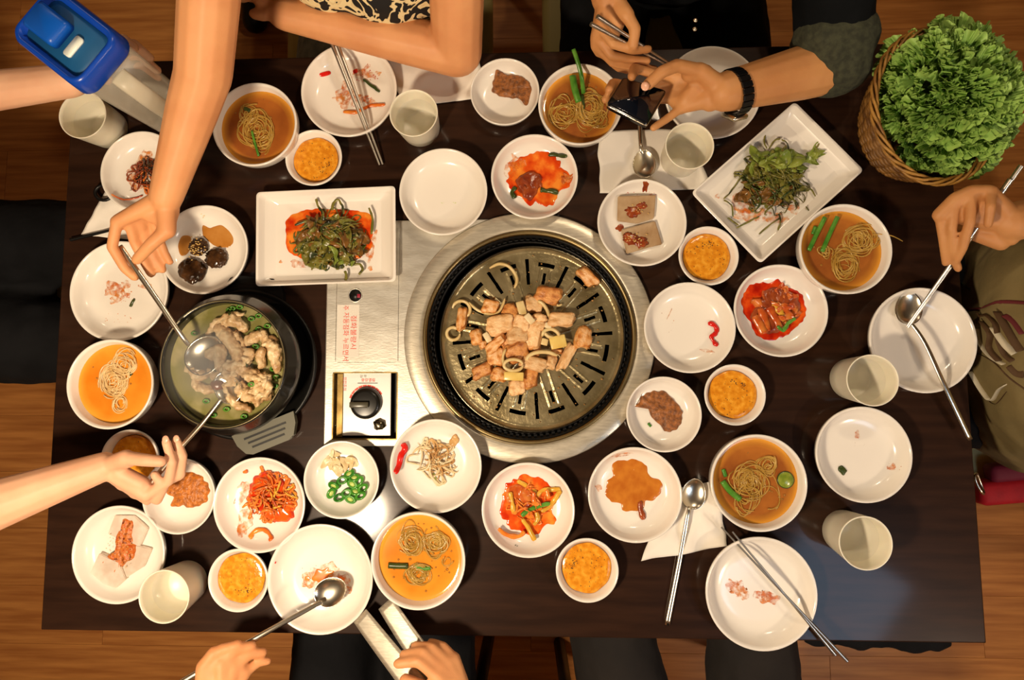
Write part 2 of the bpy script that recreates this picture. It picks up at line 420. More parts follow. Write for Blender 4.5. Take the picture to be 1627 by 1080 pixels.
# recess with golden side wall, white control plate, knob, igniter
zt = -.022
b = MB(); rect(b, RX0, RX1, RY0, RY1, zt-.002, zt, 0); b.build('recess_floor', BLACK, gu, smooth=False)
b = MB(); rect(b, RX0, RX0+.002, RY0, RY1, zt, .0045, 0); rect(b, RX0, RX1, RY0, RY0+.002, zt, .0045, 0)
rect(b, RX1-.002, RX1, RY0, RY1, zt, .0045, 0); rect(b, RX0, RX1, RY1-.002, RY1, zt, .0045, 0)
b.build('recess_wall', mat('recess_brass', (176, 150, 92), (120, 96, 50), rough=.35, metal=.8, scale=40), gu, smooth=False)
CPX0, CPX1 = P(545, 640, -.006).x, P(621, 640, -.006).x
CPY0, CPY1 = P(580, 692, -.006).y, P(580, 592, -.006).y
b = MB(); rect(b, CPX0, CPX1, CPY0, CPY1, -.009, -.006, .0008); b.build('control_plate', mat('white_plate', (236, 232, 226), rough=.3, metal=.3), gu, smooth=False)
b = MB(); rect(b, RX0+.002, CPX0-.001, RY0+.003, RY1-.003, -.012, -.009, .0008)
b.build('side_bracket', mat('recess_brass', (1, 1, 1)), gu, smooth=False)
for vv in (607, 676):
    b = MB(); q = P(532.5, vv, -.009); b.lathe([(.0022, 0), (.002, .001), (0.0001, .0014)], q, 12); b.build('screw', DARKST, gu)
kq = P(580, 641, .004); b = MB()
b.lathe([(.0245, -.010), (.0245, .002), (.0225, .006), (.018, .007), (0.0001, .007)], (kq.x, kq.y, 0), 48)
knob = b.build('knob', mat('knob_black', (20, 19, 16), rough=.3), gu)
b = MB(); q = P(570, 643, .012); b.box((q.x, q.y, .0095), (.030, .009, .008), bev=.0015)
b.build('knob_grip', mat('knob_grip', (74, 70, 56), rough=.3), knob)
q = P(580, 625, -.005)
for i in range(9):
    a = math.radians(30+i*15); a2 = a+math.radians(13); R0 = .0262; R1 = .0292
    kx, ky = kq.x, kq.y
    vs = [(kx+R*math.cos(t), ky+R*math.sin(t), z) for z in (-.0058, -.0054) for R in (R0, R1) for t in (a, a2)]
    b = MB(); b.add(vs, [(4, 5, 7, 6), (0, 1, 5, 4), (2, 3, 7, 6), (0, 2, 6, 4), (1, 3, 7, 5)]); b.build('dial_mark', PRINT, gu, smooth=False)
b = MB(); q = P(584, 608.5, -.0055); b.box(q, (.032, .0008, .0004)); b.build('printed_line', BLACK, gu, smooth=False)
text('중앙열림', 585, 604, -.0056, .0062, 0, PRINT, gu)
text('강 약', 577, 598, -.0056, .005, 0, mat('grey_print', (120, 130, 120)), gu)
text('안전주의', 545.6+2, 610, -.0056, .006, -math.pi/2, PRINT, gu)
b = MB(); q = P(602, 675, -.002); b.blob((q.x, q.y, -.002), (.0095, .0085, .005), sub=2, amp=.3, seed=3); b.build('igniter_nut', DARKST, gu)

# ------------------------------------------------------------------ the grill
gr = empty('table_grill', (GX, GY, 0), 'round steel charcoal grill with a slotted pan set into the middle of the table', 'grill')
b = MB(); b.lathe([(.1965, .0055), (.1975, .0065), (.196, .0075), (.185, .0085), (.174, .0085), (.1675, .0075), (.1665, .006)], (GX, GY, 0), 160, close=True)
b.build('flange_ring', STEEL, gr)
b = MB(); b.lathe([(.1668, .006), (.1668, .0125), (.1645, .0135), (.1615, .0125), (.1605, .005), (.1605, -.02), (.1612, -.02), (.1655, .004)], (GX, GY, 0), 128, close=True)
b.build('inner_rim', GOLD, gr)
b = MB(); b.lathe([(.1604, .008), (.1590, .008), (.1530, -.008), (.1530, -.03), (.1604, -.03)], (GX, GY, 0), 128, close=True)
b.build('vent_wall', mat('vent_steel', (40, 40, 40), rough=.3, metal=.8), gr)
b = MB()
for i in range(104):
    a = 2*math.pi*i/104; r = .1556; R = Matrix.Rotation(a, 3, 'Z') @ Matrix.Rotation(math.radians(-20), 3, 'Y')
    b.box((GX+r*math.cos(a), GY+r*math.sin(a), .0005), (.0014, .0050, .014), R=R)
b.build('vent_slots', mat('vent_black', (4, 4, 5), rough=.8), gr, smooth=False)
b = MB(); b.lathe([(.1535, -.006), (.1535, -.003), (.1515, -.002), (.1500, -.003), (.1500, -.03), (.1535, -.03)], (GX, GY, 0), 128, close=True)
b.build('gutter_ring', BLACK, gr)
PCp = P(845.5, 537, -.010); PCX, PCY = PCp.x, PCp.y
b = MB(); b.lathe([(.1515, -.02), (.152, -.03), (.13, -.06), (.08, -.10), (.0001, -.10), (.0001, -.104), (.085, -.104), (.135, -.064), (.158, -.03), (.158, -.02)], (GX, GY, 0), 64)
b.build('fire_bowl', mat('soot', (5, 5, 5), rough=.8, spec=.2), gr)
NR, NT = 84, 1080
ri, ro = .004, .1445
vs = []; fs = []
def slot_hit(r, th):
    s = (th - math.radians(-3.3) + 10*math.pi) % (math.pi/6)   # th clockwise from up
    dl = min(s, math.pi/6-s); dm = abs(s-math.pi/12)
    if .0865 < r < .1275 and dl*r < .0027: return True
    if .0870 < r < .1065 and dm*r < .0025: return True
    if   .1168 < r < .1226 and dm < math.radians(6.4): return True
    return False
for j in range(NR+1):
    r = ri + (ro-ri)*j/NR
    for i in range(NT):
        th = 2*math.pi*i/NT
        s = (th - math.radians(-3.3) + 10*math.pi) % (math.pi/6); dl = min(s, math.pi/6-s); dm = abs(s-math.pi/12)
        z = -.012 + .004*(1-(r/ro)**2)
        if r > .136: z += .006*((r-.136)/.0085)**2
        w = abs(dm*r - .0075)            # raised ribs beside each short slot
        if .045 < r < .112: z += .0011*max(0, 1-w/.0025)
        w2 = abs(dl*r - .0055)
        if r < .045: z += .0016*max(0, 1-abs(r-.035)/.004)
        vs.append((PCX + r*math.sin(th), PCY + r*math.cos(th), z))
for j in range(NR):
    r = ri + (ro-ri)*(j+.5)/NR
    for i in range(NT):
        th = 2*math.pi*(i+.5)/NT
        if slot_hit(r, th): continue
        i2 = (i+1) % NT
        fs.append((j*NT+i, (j+1)*NT+i, (j+1)*NT+i2, j*NT+i2))
fs.append(tuple(range(NT)))
b = MB(); b.add(vs, fs); pan = b.build('grill_pan', GREASE, gr)
b = MB(); b.lathe([(.1440, -.014), (.1445, -.005), (.1465, -.0035), (.1485, -.005), (.1490, -.014)], (PCX, PCY, 0), 128, close=True)
b.build('pan_rim', DARKST, gr)

# ------------------------------------------------------------------ dishes
class Dish: pass
PROF = {   # outer profile, inner profile as fractions of rim radius / height
    'plate': dict(h=.030, out=[(0, 0), (.60, 0), (.62, .03), (.74, .06), (.88, .26), (.965, .58), (.998, .90), (1, .98)],
                  inn=[(.985, 1.0), (.955, .975), (.93, .86), (.88, .55), (.80, .32), (.70, .20), (.55, .155), (0, .15)]),
    'bowl': dict(h=.050, out=[(0, 0), (.58, 0), (.60, .04), (.68, .06), (.87, .26), (.97, .58), (.998, .92), (1, .985)],
                 inn=[(.985, 1.0), (.955, .985), (.925, .88), (.89, .6), (.80, .34), (.64, .16), (.45, .09), (0, .07)]),
    'sauce': dict(h=.028, out=[(0, 0), (.55, 0), (.58, .05), (.70, .10), (.88, .40), (.97, .75), (1, .97)],
                  inn=[(.985, 1.0), (.94, .98), (.88, .82), (.82, .5), (.74, .3), (.6, .18), (0, .14)]),
}
def make_dish(kind, u, v, rpx, label, group=None, name=None, z0=0.0, h=None, cat=None):
    pr = PROF[kind]; h = h or pr['h']; zr = z0+h; c = P(u, v, zr); R = rpx*mpp(u, v, zr)
    b = MB(); prof = [(max(r, .0002)*R, z*h) for r, z in pr['out']] + [(max(r, .0002)*R, z*h) for r, z in pr['inn']]
    prof = prof[1:-1]
    b.lathe(prof, (c.x, c.y, z0), 72)
    o = b.build(name or {'plate': 'plate', 'bowl': 'soup_bowl', 'sauce': 'sauce_bowl'}[kind], PORC, origin=(c.x, c.y, z0))
    tag(o, label, cat or {'plate': 'plate', 'bowl': 'bowl', 'sauce': 'small bowl'}[kind], group)
    d = Dish(); d.o = o; d.x, d.y, d.R, d.h, d.z0 = c.x, c.y, R, h, z0; d.inn = pr['inn']; d.u, d.v, d.rpx = u, v, rpx
    d.lim = .93
    return d
def floor_z(d, x, y):
    r = math.hypot(x-d.x, y-d.y)/d.R
    pts = d.inn
    for (r1, z1), (r0, z0) in zip(pts[:-1], pts[1:]):
        if r0 <= r <= r1: return d.z0 + d.h*(z0 + (z1-z0)*(r-r0)/max(r1-r0, 1e-6))
    return d.z0 + d.h
def level_r(d, zf):      # radius at which the inner wall reaches the fraction zf
    pts = d.inn
    for (r1, z1), (r0, z0) in zip(pts[:-1], pts[1:]):
        if z0 <= zf <= z1: return d.R*(r0+(r1-r0)*(zf-z0)/max(z1-z0, 1e-6))
    return d.R*.9
def on(d, u, v, dz=0.0):
    """point on the inside of dish d seen at pixel u, v"""
    z = d.z0+d.h*.15
    for _ in range(6):
        p = P(u, v, z); z = .5*z+.5*floor_z(d, p.x, p.y)
    p = P(u, v, z); p.z = floor_z(d, p.x, p.y) + dz
    return p

def puddle(b, d, pts, t=.0012, jag=.05, seed=0, lump=0.0, n=10, edge=.0003):
    """a pool or smear that lies on dish d (or at height d when d is a number); pts are pixels"""
    z0 = None if isinstance(d, Dish) else d
    c = Vector((sum(p[0] for p in pts)/len(pts), sum(p[1] for p in pts)/len(pts), 0))
    out = catmull([(p[0], p[1], 0) for p in pts], n, closed=True)
    rings = [1.0, .97, .90, .78, .62, .44, .25, .08]
    vs = []; m = len(out)
    for k, s in enumerate(rings):
        for i, p in enumerate(out):
            q = c + (p-c)*(s*(1+jag*noise.noise(Vector((p.x*.12+seed*9, p.y*.12, seed)))))
            w = on(d, q.x, q.y) if z0 is None else P(q.x, q.y, z0)
            hh = t*math.sqrt(max(0, 1-s**4)) + edge*(k > 0)
            if lump: hh += lump*(.6+noise.noise(Vector((w.x*140, w.y*140, seed*3.1))))*min(1, k/2)
            vs.append((w.x, w.y, w.z+hh+(0 if k else .00005)))
    fs = []
    for k in range(len(rings)-1):
        for i in range(m):
            i2 = (i+1) % m; fs.append((k*m+i, k*m+i2, (k+1)*m+i2, (k+1)*m+i))
    fs.append(tuple((len(rings)-1)*m+i for i in range(m)))
    if Vector(vs[fs[0][1]]).copy() is not None:
        a, bb, cc = [Vector(vs[i]) for i in fs[-1][:3]]
    area = sum(out[i].x*out[(i+1) % m].y - out[(i+1) % m].x*out[i].y for i in range(m))
    if area > 0: fs = [tuple(reversed(f)) for f in fs]
    b.add(vs, fs)

def ell(u, v, rx, ry, a=0, n=10, j=.12, seed=0):
    rnd = random.Random(seed+int(u)*7+int(v)); out = []; ca, sa = math.cos(math.radians(a)), math.sin(math.radians(a))
    for i in range(n):
        t = 2*math.pi*i/n; k = 1+rnd.uniform(-j, j); x, y = rx*k*math.cos(t), ry*k*math.sin(t)
        out.append((u+x*ca-y*sa, v+x*sa+y*ca))
    return out

def strand_path(rnd, d, u, v, rx, ry, z0, hh, length, curl, steps=14):
    """random curved path in world space within an ellipse (pixels)"""
    s = mpp(u, v, .02)
    a = rnd.uniform(0, 2*math.pi); rr = math.sqrt(rnd.random())*.8
    x, y = rx*rr*math.cos(a), ry*rr*math.sin(a); h = rnd.uniform(0, 2*math.pi); k = rnd.uniform(-curl, curl)
    pts = []; st = length/steps
    lift = rnd.uniform(.1, 1); ph = rnd.uniform(0, 6)
    for i in range(steps+1):
        e = (x/rx)**2+(y/ry)**2
        w = P(u+x, v+y, z0)
        base = floor_z(d, w.x, w.y) if isinstance(d, Dish) else z0
        z = base + hh*lift*max(0, 1.05-e) + .0012 + .0015*abs(math.sin(ph+i*.7))
        pts.append((w.x, w.y, z))
        x += st*math.cos(h); y += st*math.sin(h); k += rnd.uniform(-curl, curl)*.35; h += k*st
        if e > .9:
            th = math.atan2(-y, -x); dlt = (th-h+math.pi) % (2*math.pi)-math.pi; h += dlt*.35
    return pts

def strands(b, d, u, v, rx, ry, n, length, r, hh=.012, z0=.01, curl=.06, seed=0, sides=5, flat=1.0, taper=True):
    rnd = random.Random(seed)
    for i in range(n):
        L = rnd.uniform(*length); pts = strand_path(rnd, d, u, v, rx, ry, z0, hh, L, curl)
        rad = rnd.uniform(*r) if isinstance(r, tuple) else r
        m = len(pts)
        rr = [rad*(max(.25, min(1, 3*min(q, m-1-q)/m+.25)) if taper else 1) for q in range(m)]
        b.tube(pts, rr, sides=sides, flat=flat)

def leafy(b, d, u, v, rx, ry, n, size, hh=.014, z0=.008, seed=0, wid=.45):
    """crumpled leaf pieces heaped in an ellipse (pixels); size in px"""
    rnd = random.Random(seed+77); s = mpp(u, v, .02)
    for q in range(n):
        a = rnd.uniform(0, 6.283); rr = math.sqrt(rnd.random())*.82
        cx, cy = u+rx*rr*math.cos(a), v+ry*rr*math.sin(a)
        L = rnd.uniform(*size)*s; Wd = L*rnd.uniform(wid*.6, wid*1.3); h = rnd.uniform(0, 6.283)
        w = P(cx, cy, z0); base = floor_z(d, w.x, w.y) if isinstance(d, Dish) else z0
        zc = base + hh*(1-rr*rr)*rnd.uniform(.35, 1)+.002
        nu, nv = 9, 6; off = Vector((rnd.uniform(0, 99), 0, 0)); tilt = rnd.uniform(-.35, .35); bend = rnd.uniform(-1.2, 1.2)
        vs = []
        for side in (0, 1):
            for i in range(nu):
                for j in range(nv):
                    t = i/(nu-1)*2-1; c = j/(nv-1)*2-1
                    wdt = Wd*(1-abs(t)**2.2*.75)
                    x = t*L/2; y = c*wdt/2 + bend*(t*t)*L*.22
                    nz = noise.noise(Vector((x/L*2.6, y/L*2.6, q*1.7))+off)
                    z = L*.30*nz + tilt*x + (0 if side == 0 else -.0006)
                    X = w.x + x*math.cos(h)-y*math.sin(h); Y = w.y + x*math.sin(h)+y*math.cos(h)
                    fz = floor_z(d, X, Y) if isinstance(d, Dish) else z0
                    vs.append((X, Y, max(zc+z, fz+.0008-(.0004*side))))
        fs = []; k = nu*nv
        for i in range(nu-1):
            for j in range(nv-1):
                o = i*nv+j; fs.append((o, o+nv, o+nv+1, o+1)); fs.append((k+o+1, k+o+nv+1, k+o+nv, k+o))
        for i in range(nu-1):
            fs.append((i*nv, k+i*nv, k+(i+1)*nv, (i+1)*nv)); fs.append((i*nv+nv-1, (i+1)*nv+nv-1, k+(i+1)*nv+nv-1, k+i*nv+nv-1))
        b.add(vs, fs)

def specks(b, d, u, v, rx, ry, n, r=(.0005, .0012), seed=0):
    rnd = random.Random(seed+5)
    for i in range(n):
        a = rnd.uniform(0, 6.283); q = math.sqrt(rnd.random()); p = on(d, u+rx*q*math.cos(a), v+ry*q*math.sin(a)) if isinstance(d, Dish) else P(u+rx*q*math.cos(a), v+ry*q*math.sin(a), d)
        R = rnd.uniform(*r); b.blob((p.x, p.y, p.z+R*.2), (R, R*rnd.uniform(.5, 1), R*.5), sub=1, seed=i)

def bar(b, pts, w, t, z=None, d=None, flat=.35, sides=8, lift=.002):
    """a flattish strip through pixels pts with width w (m)"""
    q = []
    for i, p in enumerate(pts):
        if len(p) == 3: q.append(P(*p))
        elif d is not None: q.append(on(d, p[0], p[1], lift))
        else: q.append(P(p[0], p[1], z))
    q = catmull(q, 5)
    m = len(q); sd = q[0].x*311; rr = [w/2*(max(.7, min(1, 4*min(i, m-1-i)/m+.7)))*(1+.45*noise.noise((i*.33+sd, 0, sd))) for i in range(m)]
    q = [p+Vector((.0010*noise.noise((i*.5, sd, 1)), .0010*noise.noise((i*.5, sd, 5)), .0008*noise.noise((i*.4, sd, 9)))) for i, p in enumerate(q)]
    b.tube(q, rr, sides=6, flat=min(flat, .38), up=(0, 0, 1))

def food(name, d, label, cat='food', group=None):
    c = (d.x, d.y, d.z0+d.h*.15) if isinstance(d, Dish) else d
    return empty(name, c, label, cat, group)

def broth(d, m, label, lf=.62):
    R = level_r(d, lf)*1.003; z = d.z0+d.h*lf
    b = MB(); prof = [(max(.0002, r*.5), 0) for r in ()]
    # liquid body following the bowl
    pr = [(level_r(d, f)*1.003, d.h*f) for f in (.12, .3, .5)] + [(R, d.h*lf), (R*.985, d.h*lf-.0004), (R*.9, d.h*lf-.0005), (R*.78, d.h*lf-.0005), (R*.6, d.h*lf-.0006), (.0002, d.h*lf-.0006)]
    b.lathe(pr, (d.x, d.y, d.z0), 56)
    o = b.build('broth', m, origin=(d.x, d.y, d.z0)); tag(o, label, 'soup'); WL[o.name] = Vector((d.x, d.y, d.z0))
    at = o.data.attributes.new('shallow', 'FLOAT', 'POINT'); at.data.foreach_set('value', [min(1, max(0, (math.hypot(v.co.x, v.co.y)/R-.84)/.16)) for v in o.data.vertices])   # thin liquid near the wall is paler
    return o, z

def noodles(par, z, swirls, seed=0, r=.0011, m=None):
    rnd = random.Random(seed); b = MB()
    for (u, v, R, n) in swirls:
        for i in range(int(n*1.25)):
            rr = R*rnd.uniform(.25, 1.05); a0 = rnd.uniform(0, 6.283); span = rnd.uniform(2.5, 8); cx = u+rnd.uniform(-.25, .25)*R; cy = v+rnd.uniform(-.25, .25)*R
            ex = rnd.uniform(.75, 1.2); ph = rnd.uniform(0, 6); st = 22; pts = []
            for k in range(st):
                t = a0+span*k/st; q = rr*(1+.12*math.sin(2.3*t+ph)+.04*k/st)
                p = P(cx+q*ex*math.cos(t), cy+q*math.sin(t)/ex, z); p.z = z + .0004+.0014*math.sin(ph+t*1.3)
                pts.append(p)
            b.tube(pts, r*rnd.uniform(.7, 1.25), sides=5)
    o = b.build('noodles', m or NOODLE, par); o['kind'] = 'stuff'; return o

def scallion(par, pts, z, w=.007, m=None, name='scallion_piece', lift=.0):
    b = MB(); q = catmull([P(p[0], p[1], p[2] if len(p) > 2 else z+.001) for p in pts], 4)
    b.tube(q, w/2, sides=8, flat=.6, up=(0, 0, 1)); return b.build(name, m or SCAL, par)
# ------------------------------------------------------------------ plates and bowls
GP, GB, GS = 'round white dining plates', 'soup bowls', 'small sauce bowls'
D = {}
def pl(k, kind, u, v, r, label, **kw):
    grp = {'plate': GP, 'bowl': GB, 'sauce': GS}[kind]; D[k] = make_dish(kind, u, v, r, label, group=grp, **kw)
pl('smear_top', 'plate', 554, 142, 76, 'large white plate with red scraps and steel chopsticks lying across it, under the bare forearm')
pl('under_watch', 'plate', 1132, 146, 77, 'large empty white plate beneath the hand with the wristwatch')
pl('right_spoon', 'plate', 1467, 540, 86, 'large white plate at the right table edge with a long spoon resting in it')
pl('right_lower', 'plate', 1373, 722, 77, 'large white plate with one dark green scrap between the two right cups')
pl('bottom_right', 'plate', 1210, 943, 89, 'largest white plate at the front right with steel chopsticks over its rim')
pl('bottom_left', 'plate', 508, 920, 84, 'large white plate with orange-red smears at the front edge under a spoon')
pl('left_mid', 'plate', 188, 462, 78, 'large white plate at the left edge with orange specks and a green scrap')
pl('dark_strips', 'plate', 222, 271, 63, 'white side plate partly hidden by the long bare arm, holding dark seasoned strips')
pl('mushroom', 'plate', 323, 396, 70, 'white side plate with soy mushrooms and a brown puddle above the hot pot')
pl('paste_top', 'plate', 802, 145, 55, 'white side plate with a brown paste patch at the far table edge')
pl('empty_mid', 'plate', 704, 304, 70, 'clean empty white side plate touching the top left of the grill', z0=.0035)
pl('kimchi_top', 'plate', 849, 280, 69, 'white side plate with bright red kimchi juice directly above the grill', z0=.0035)
pl('jelly', 'plate', 1020, 353, 71, 'white side plate with two brown jelly slabs at the top right of the grill', z0=.0035)
pl('sauce_tr', 'sauce', 1126, 406, 48, 'small white bowl of mustard-coloured sauce right of the jelly plate')
pl('pepper_right', 'plate', 1096, 520, 73, 'nearly empty white side plate with one curved red pepper strip by the grill', z0=.0035)
pl('kimchi_right', 'plate', 1241, 493, 75, 'white side plate with folded cabbage kimchi in red juice on the right')
pl('soup_right', 'bowl', 1344, 395, 74, 'white bowl of noodle soup with green scallion lengths on the far right')
pl('paste_right', 'plate', 1055, 658, 60, 'white side plate with a crescent of brown paste at the lower right of the grill')
pl('sauce_r', 'sauce', 1168, 627, 49, 'small white bowl of speckled orange sauce below the red pepper plate')
pl('orange_sauce', 'plate', 1009, 786, 75, 'white side plate with a flat amber sauce puddle beside the lower napkin')
pl('kimchi_bottom', 'plate', 839, 810, 74, 'white side plate with orange radish strips below the grill')
pl('soup_br', 'bowl', 1206, 767, 77, 'white bowl of noodle soup with a round cucumber slice at the lower right')
pl('sauce_b', 'sauce', 933, 906, 50, 'small white bowl of orange sauce near the front edge below the radish plate')
pl('soup_b', 'bowl', 664, 891, 75, 'white bowl of bright orange noodle soup at the front edge')
pl('sprouts', 'plate', 692, 740, 73, 'white side plate with sprouts and a red pepper strip, lower left of the grill', z0=.0055)
pl('chilli', 'plate', 542, 762, 60, 'white side plate with sliced green chillies below the gas knob')
pl('kimchi_left', 'plate', 411, 802, 73, 'white side plate heaped with orange-red shredded radish below the hot pot')
pl('paste_left', 'plate', 283, 788, 58, 'white side plate with a round orange paste patch under the spoon hand')
pl('jelly_left', 'plate', 187, 881, 74, 'white side plate with pale seasoned jelly slices at the lower left corner')
pl('sauce_bl', 'sauce', 378, 922, 48, 'small white bowl of pale orange sauce beside the lower left cup')
pl('soup_left', 'bowl', 174, 610, 69, 'white bowl of orange noodle soup left of the hot pot')
pl('sauce_l', 'sauce', 205, 730, 46, 'small white sauce bowl mostly hidden under the pale wrist')
pl('sauce_t', 'sauce', 498, 250, 45, 'small white bowl of orange sauce below the chopstick plate')
pl('soup_tl', 'bowl', 404, 197, 67, 'white bowl of amber noodle soup right of the long bare arm')
pl('soup_top', 'bowl', 922, 165, 67, 'white bowl of noodle soup with a scallion standing over its rim beside the phone')

def rect_plate(cor, h, z0, label, seed):
    q = [P(u, v, z0+h) for u, v in cor]; c = sum(q, Vector())/4
    loops = [(.62, 0), (.72, .002), (.93, h*.55), (.995, h*.93), (1.0, h*.97), (.99, h), (.965, h*.985), (.945, h*.86), (.90, h*.42), (.84, h*.24), (.74, h*.18)]
    vs = []; ns = 7; rr = .008
    for s, z in loops:
        for i in range(4):
            a, o, e = q[(i-1) % 4], q[i], q[(i+1) % 4]
            o2 = c+(o-c)*s; da = (a-o).normalized(); de = (e-o).normalized(); k = rr*max(.5, s)
            for t in range(ns):
                f = t/(ns-1); p = (1-f)**2*(o2+da*k)+2*f*(1-f)*o2+f*f*(o2+de*k); vs.append((p.x, p.y, z0+z))
    m = 4*ns; fs = []
    for j in range(len(loops)-1):
        for i in range(m): fs.append((j*m+i, (j+1)*m+i, (j+1)*m+(i+1) % m, j*m+(i+1) % m))
    fs.append(tuple(range(m))); fs.append(tuple((len(loops)-1)*m+i for i in reversed(range(m))))
    b = MB(); b.add(vs, fs); o = b.build('rectangular_plate', PORC, origin=(c.x, c.y, z0), auto=40)
    bm = bmesh.new(); bm.from_mesh(o.data); bmesh.ops.recalc_face_normals(bm, faces=bm.faces); bm.to_mesh(o.data); bm.free()
    tag(o, label, 'plate', 'rectangular serving plates'); return z0+h*.18
RZ1 = rect_plate([(407, 305), (628, 295), (629, 447), (406, 455)], .022, .0055, 'rectangular white plate of dressed leaves in red oil left of the grill', 1)
RZ2 = rect_plate([(1263, 161), (1373, 270), (1208, 419), (1098, 306)], .024, 0, 'rectangular white plate set diagonally with a green salad at the upper right', 2)

# ------------------------------------------------------------------ cups
def cup(u, v, r, label, z0=0.0):
    h = .076; c = P(u, v, z0+h); R = r*mpp(u, v, z0+h); b = MB()
    b.lathe([(.80*R, 0), (.84*R, .002), (.90*R, h*.4), (.985*R, h*.96), (R, h*.985), (.985*R, h), (.945*R, h*.985), (.93*R, h*.9), (.84*R, h*.35), (.76*R, .006), (.70*R, .004)], (c.x, c.y, z0), 64)
    o = b.build('cup', CUPM, origin=(c.x, c.y, z0)); tag(o, label, 'cup', 'ivory tumblers')
    b = MB(); zw = .6*h; b.lathe([(.76*R, .0065), (.875*R, zw-.0005), (.878*R, zw), (.86*R, zw-.0006), (.0003, zw-.0006)], (c.x, c.y, z0), 48)
    w = b.build('water', mat('water', (250, 250, 246), rough=.03, alpha=.05, ior=1.33), origin=(c.x, c.y, z0)); return o, w
CW = [cup(130.5, 182, 37.5, 'ivory plastic cup beside the blue-lidded pitcher at the far left'),
cup(657, 179, 38.5, 'ivory plastic cup right of the chopstick plate, below the resting elbow'),
cup(1096, 231, 39, 'ivory plastic cup standing on the napkin below the phone'),
cup(1387, 604, 42, 'ivory plastic cup lowered against the right spoon plate, upper of the two right cups'),
cup(1376, 863, 43, 'ivory plastic cup alone at the lower right, below the stained plate'),
cup(260, 948, 40.5, 'ivory plastic cup at the lower left corner of the table')]
for (o, w), s in zip(CW, ('cup by the blue-lidded pitcher', 'cup below the resting elbow', 'cup on the napkin by the phone', 'cup touching the right spoon plate', 'cup alone at the lower right', 'cup at the lower left corner')):
    tag(w, 'clear water in the ivory '+s, 'water', 'water in the cups')

# ------------------------------------------------------------------ soups
SW = [('soup_right', 2, [(1365, 380, 24, 16), (1340, 420, 24, 16), (1312, 400, 12, 6)], 'brown noodle soup with two green scallion lengths in the far right bowl'),
      ('soup_br', 2, [(1190, 765, 27, 22), (1220, 740, 14, 9), (1185, 790, 18, 6), (1225, 785, 22, 2)], 'brown noodle soup with a cucumber slice in the lower right bowl'),
      ('soup_b', 1, [(652, 858, 19, 20), (692, 862, 18, 20), (664, 912, 18, 16), (710, 890, 9, 3)], 'bright orange noodle soup in the front bowl'),
      ('soup_left', 1, [(180, 605, 22, 20), (196, 580, 20, 14), (190, 640, 13, 6)], 'orange soup with a swirl of noodles in the bowl left of the pot'),
      ('soup_tl', 0, [(408, 205, 25, 18), (398, 180, 16, 6), (420, 225, 14, 5)], 'amber soup with pale noodles in the upper left bowl'),
      ('soup_top', 2, [(895, 180, 20, 12), (936, 172, 24, 18), (950, 190, 14, 5)], 'brown noodle soup with scallions in the bowl by the phone')]
SO = {}
for i, (k, bi, sw, lab) in enumerate(SW):
    o, z = broth(D[k], BROTH[bi], lab); SO[k] = (o, z); noodles(o, z, sw, seed=i, m=NOODLEW if k == 'soup_left' else None)
o, z = SO['soup_right']
scallion(o, [(1311, 345, z+.006), (1296, 375, z+.004), (1285, 398, z+.001)], z); scallion(o, [(1331, 344, z+.006), (1318, 372, z+.004), (1306, 400, z+.001)], z); scallion(o, [(1296, 360), (1292, 372)], z)
b = MB(); b.tube(catmull([P(1385, 373, z+.002), P(1400, 372, .040), P(1415, 374, .049), P(1425, 378, .045), P(1434, 383, .030)], 4), .0009, 6); b.build('stray_noodle', NOODLE, o)
o, z = SO['soup_br']
scallion(o, [(1148, 764, z+.002), (1160, 780, z+.003), (1176, 793, z+.002)], z, .009); scallion(o, [(1149, 745), (1153, 757)], z, .006)
b = MB(); q = P(1248, 762, z); b.lathe([(.0001, -.002), (.0115, -.002), (.0122, .0006), (.0114, .0014), (.0001, .0014)], (q.x, q.y, z), 28); b.build('cucumber_slice', mat('cucumber', (150, 160, 60), (110, 130, 40), rough=.2, scale=90), o)
b = MB(); b.lathe([(.0116, -.002), (.0126, -.001), (.0126, .001), (.0116, .0017), (.0112, .001)], (q.x, q.y, z), 28, close=True); b.build('cucumber_skin', SCALD, o)
o, z = SO['soup_b']
scallion(o, [(617, 898), (633, 899), (648, 899)], z, .009, SCALD); scallion(o, [(660, 898), (672, 903), (684, 902)], z, .006)
o, z = SO['soup_left']; scallion(o, [(205, 590), (209, 596)], z, .005, SCALD)
o, z = SO['soup_tl']; scallion(o, [(400, 208, z+.003), (404, 224, z+.003), (411, 248, z+.004)], z, .004); scallion(o, [(388, 172), (397, 176)], z, .006, SCALD)
o, z = SO['soup_top']
scallion(o, [(911, 78, .072), (918, 98, .066), (924, 122, .055), (927, 148, z+.004)], z, .007); scallion(o, [(910, 120, z+.008), (913, 140, z+.007), (920, 162, z+.001)], z, .011)
scallion(o, [(925, 150, z+.003), (927, 170, z+.001), (924, 178, z)], z, .005, SCALD)
for k, n in (('soup_right', 12), ('soup_br', 20), ('soup_b', 22), ('soup_left', 8), ('soup_tl', 8), ('soup_top', 22)):
    o, z = SO[k]; rnd = random.Random(n); b = MB(); d = D[k]
    for i in range(n):
        a = rnd.uniform(0, 6.28); q = math.sqrt(rnd.random())*.72*d.R; R = rnd.uniform(.0008, .0024)
        b.lathe([(R, -.0006), (R*.9, R*.25), (R*.5, R*.5), (.0001, R*.58)], (d.x+q*math.cos(a), d.y+q*math.sin(a), z-.0004), 12)
    bo = b.build('fat_drops', mat('fat_drop', (206, 150, 70), rough=.03, trans=.5), o); bo['kind'] = 'stuff'

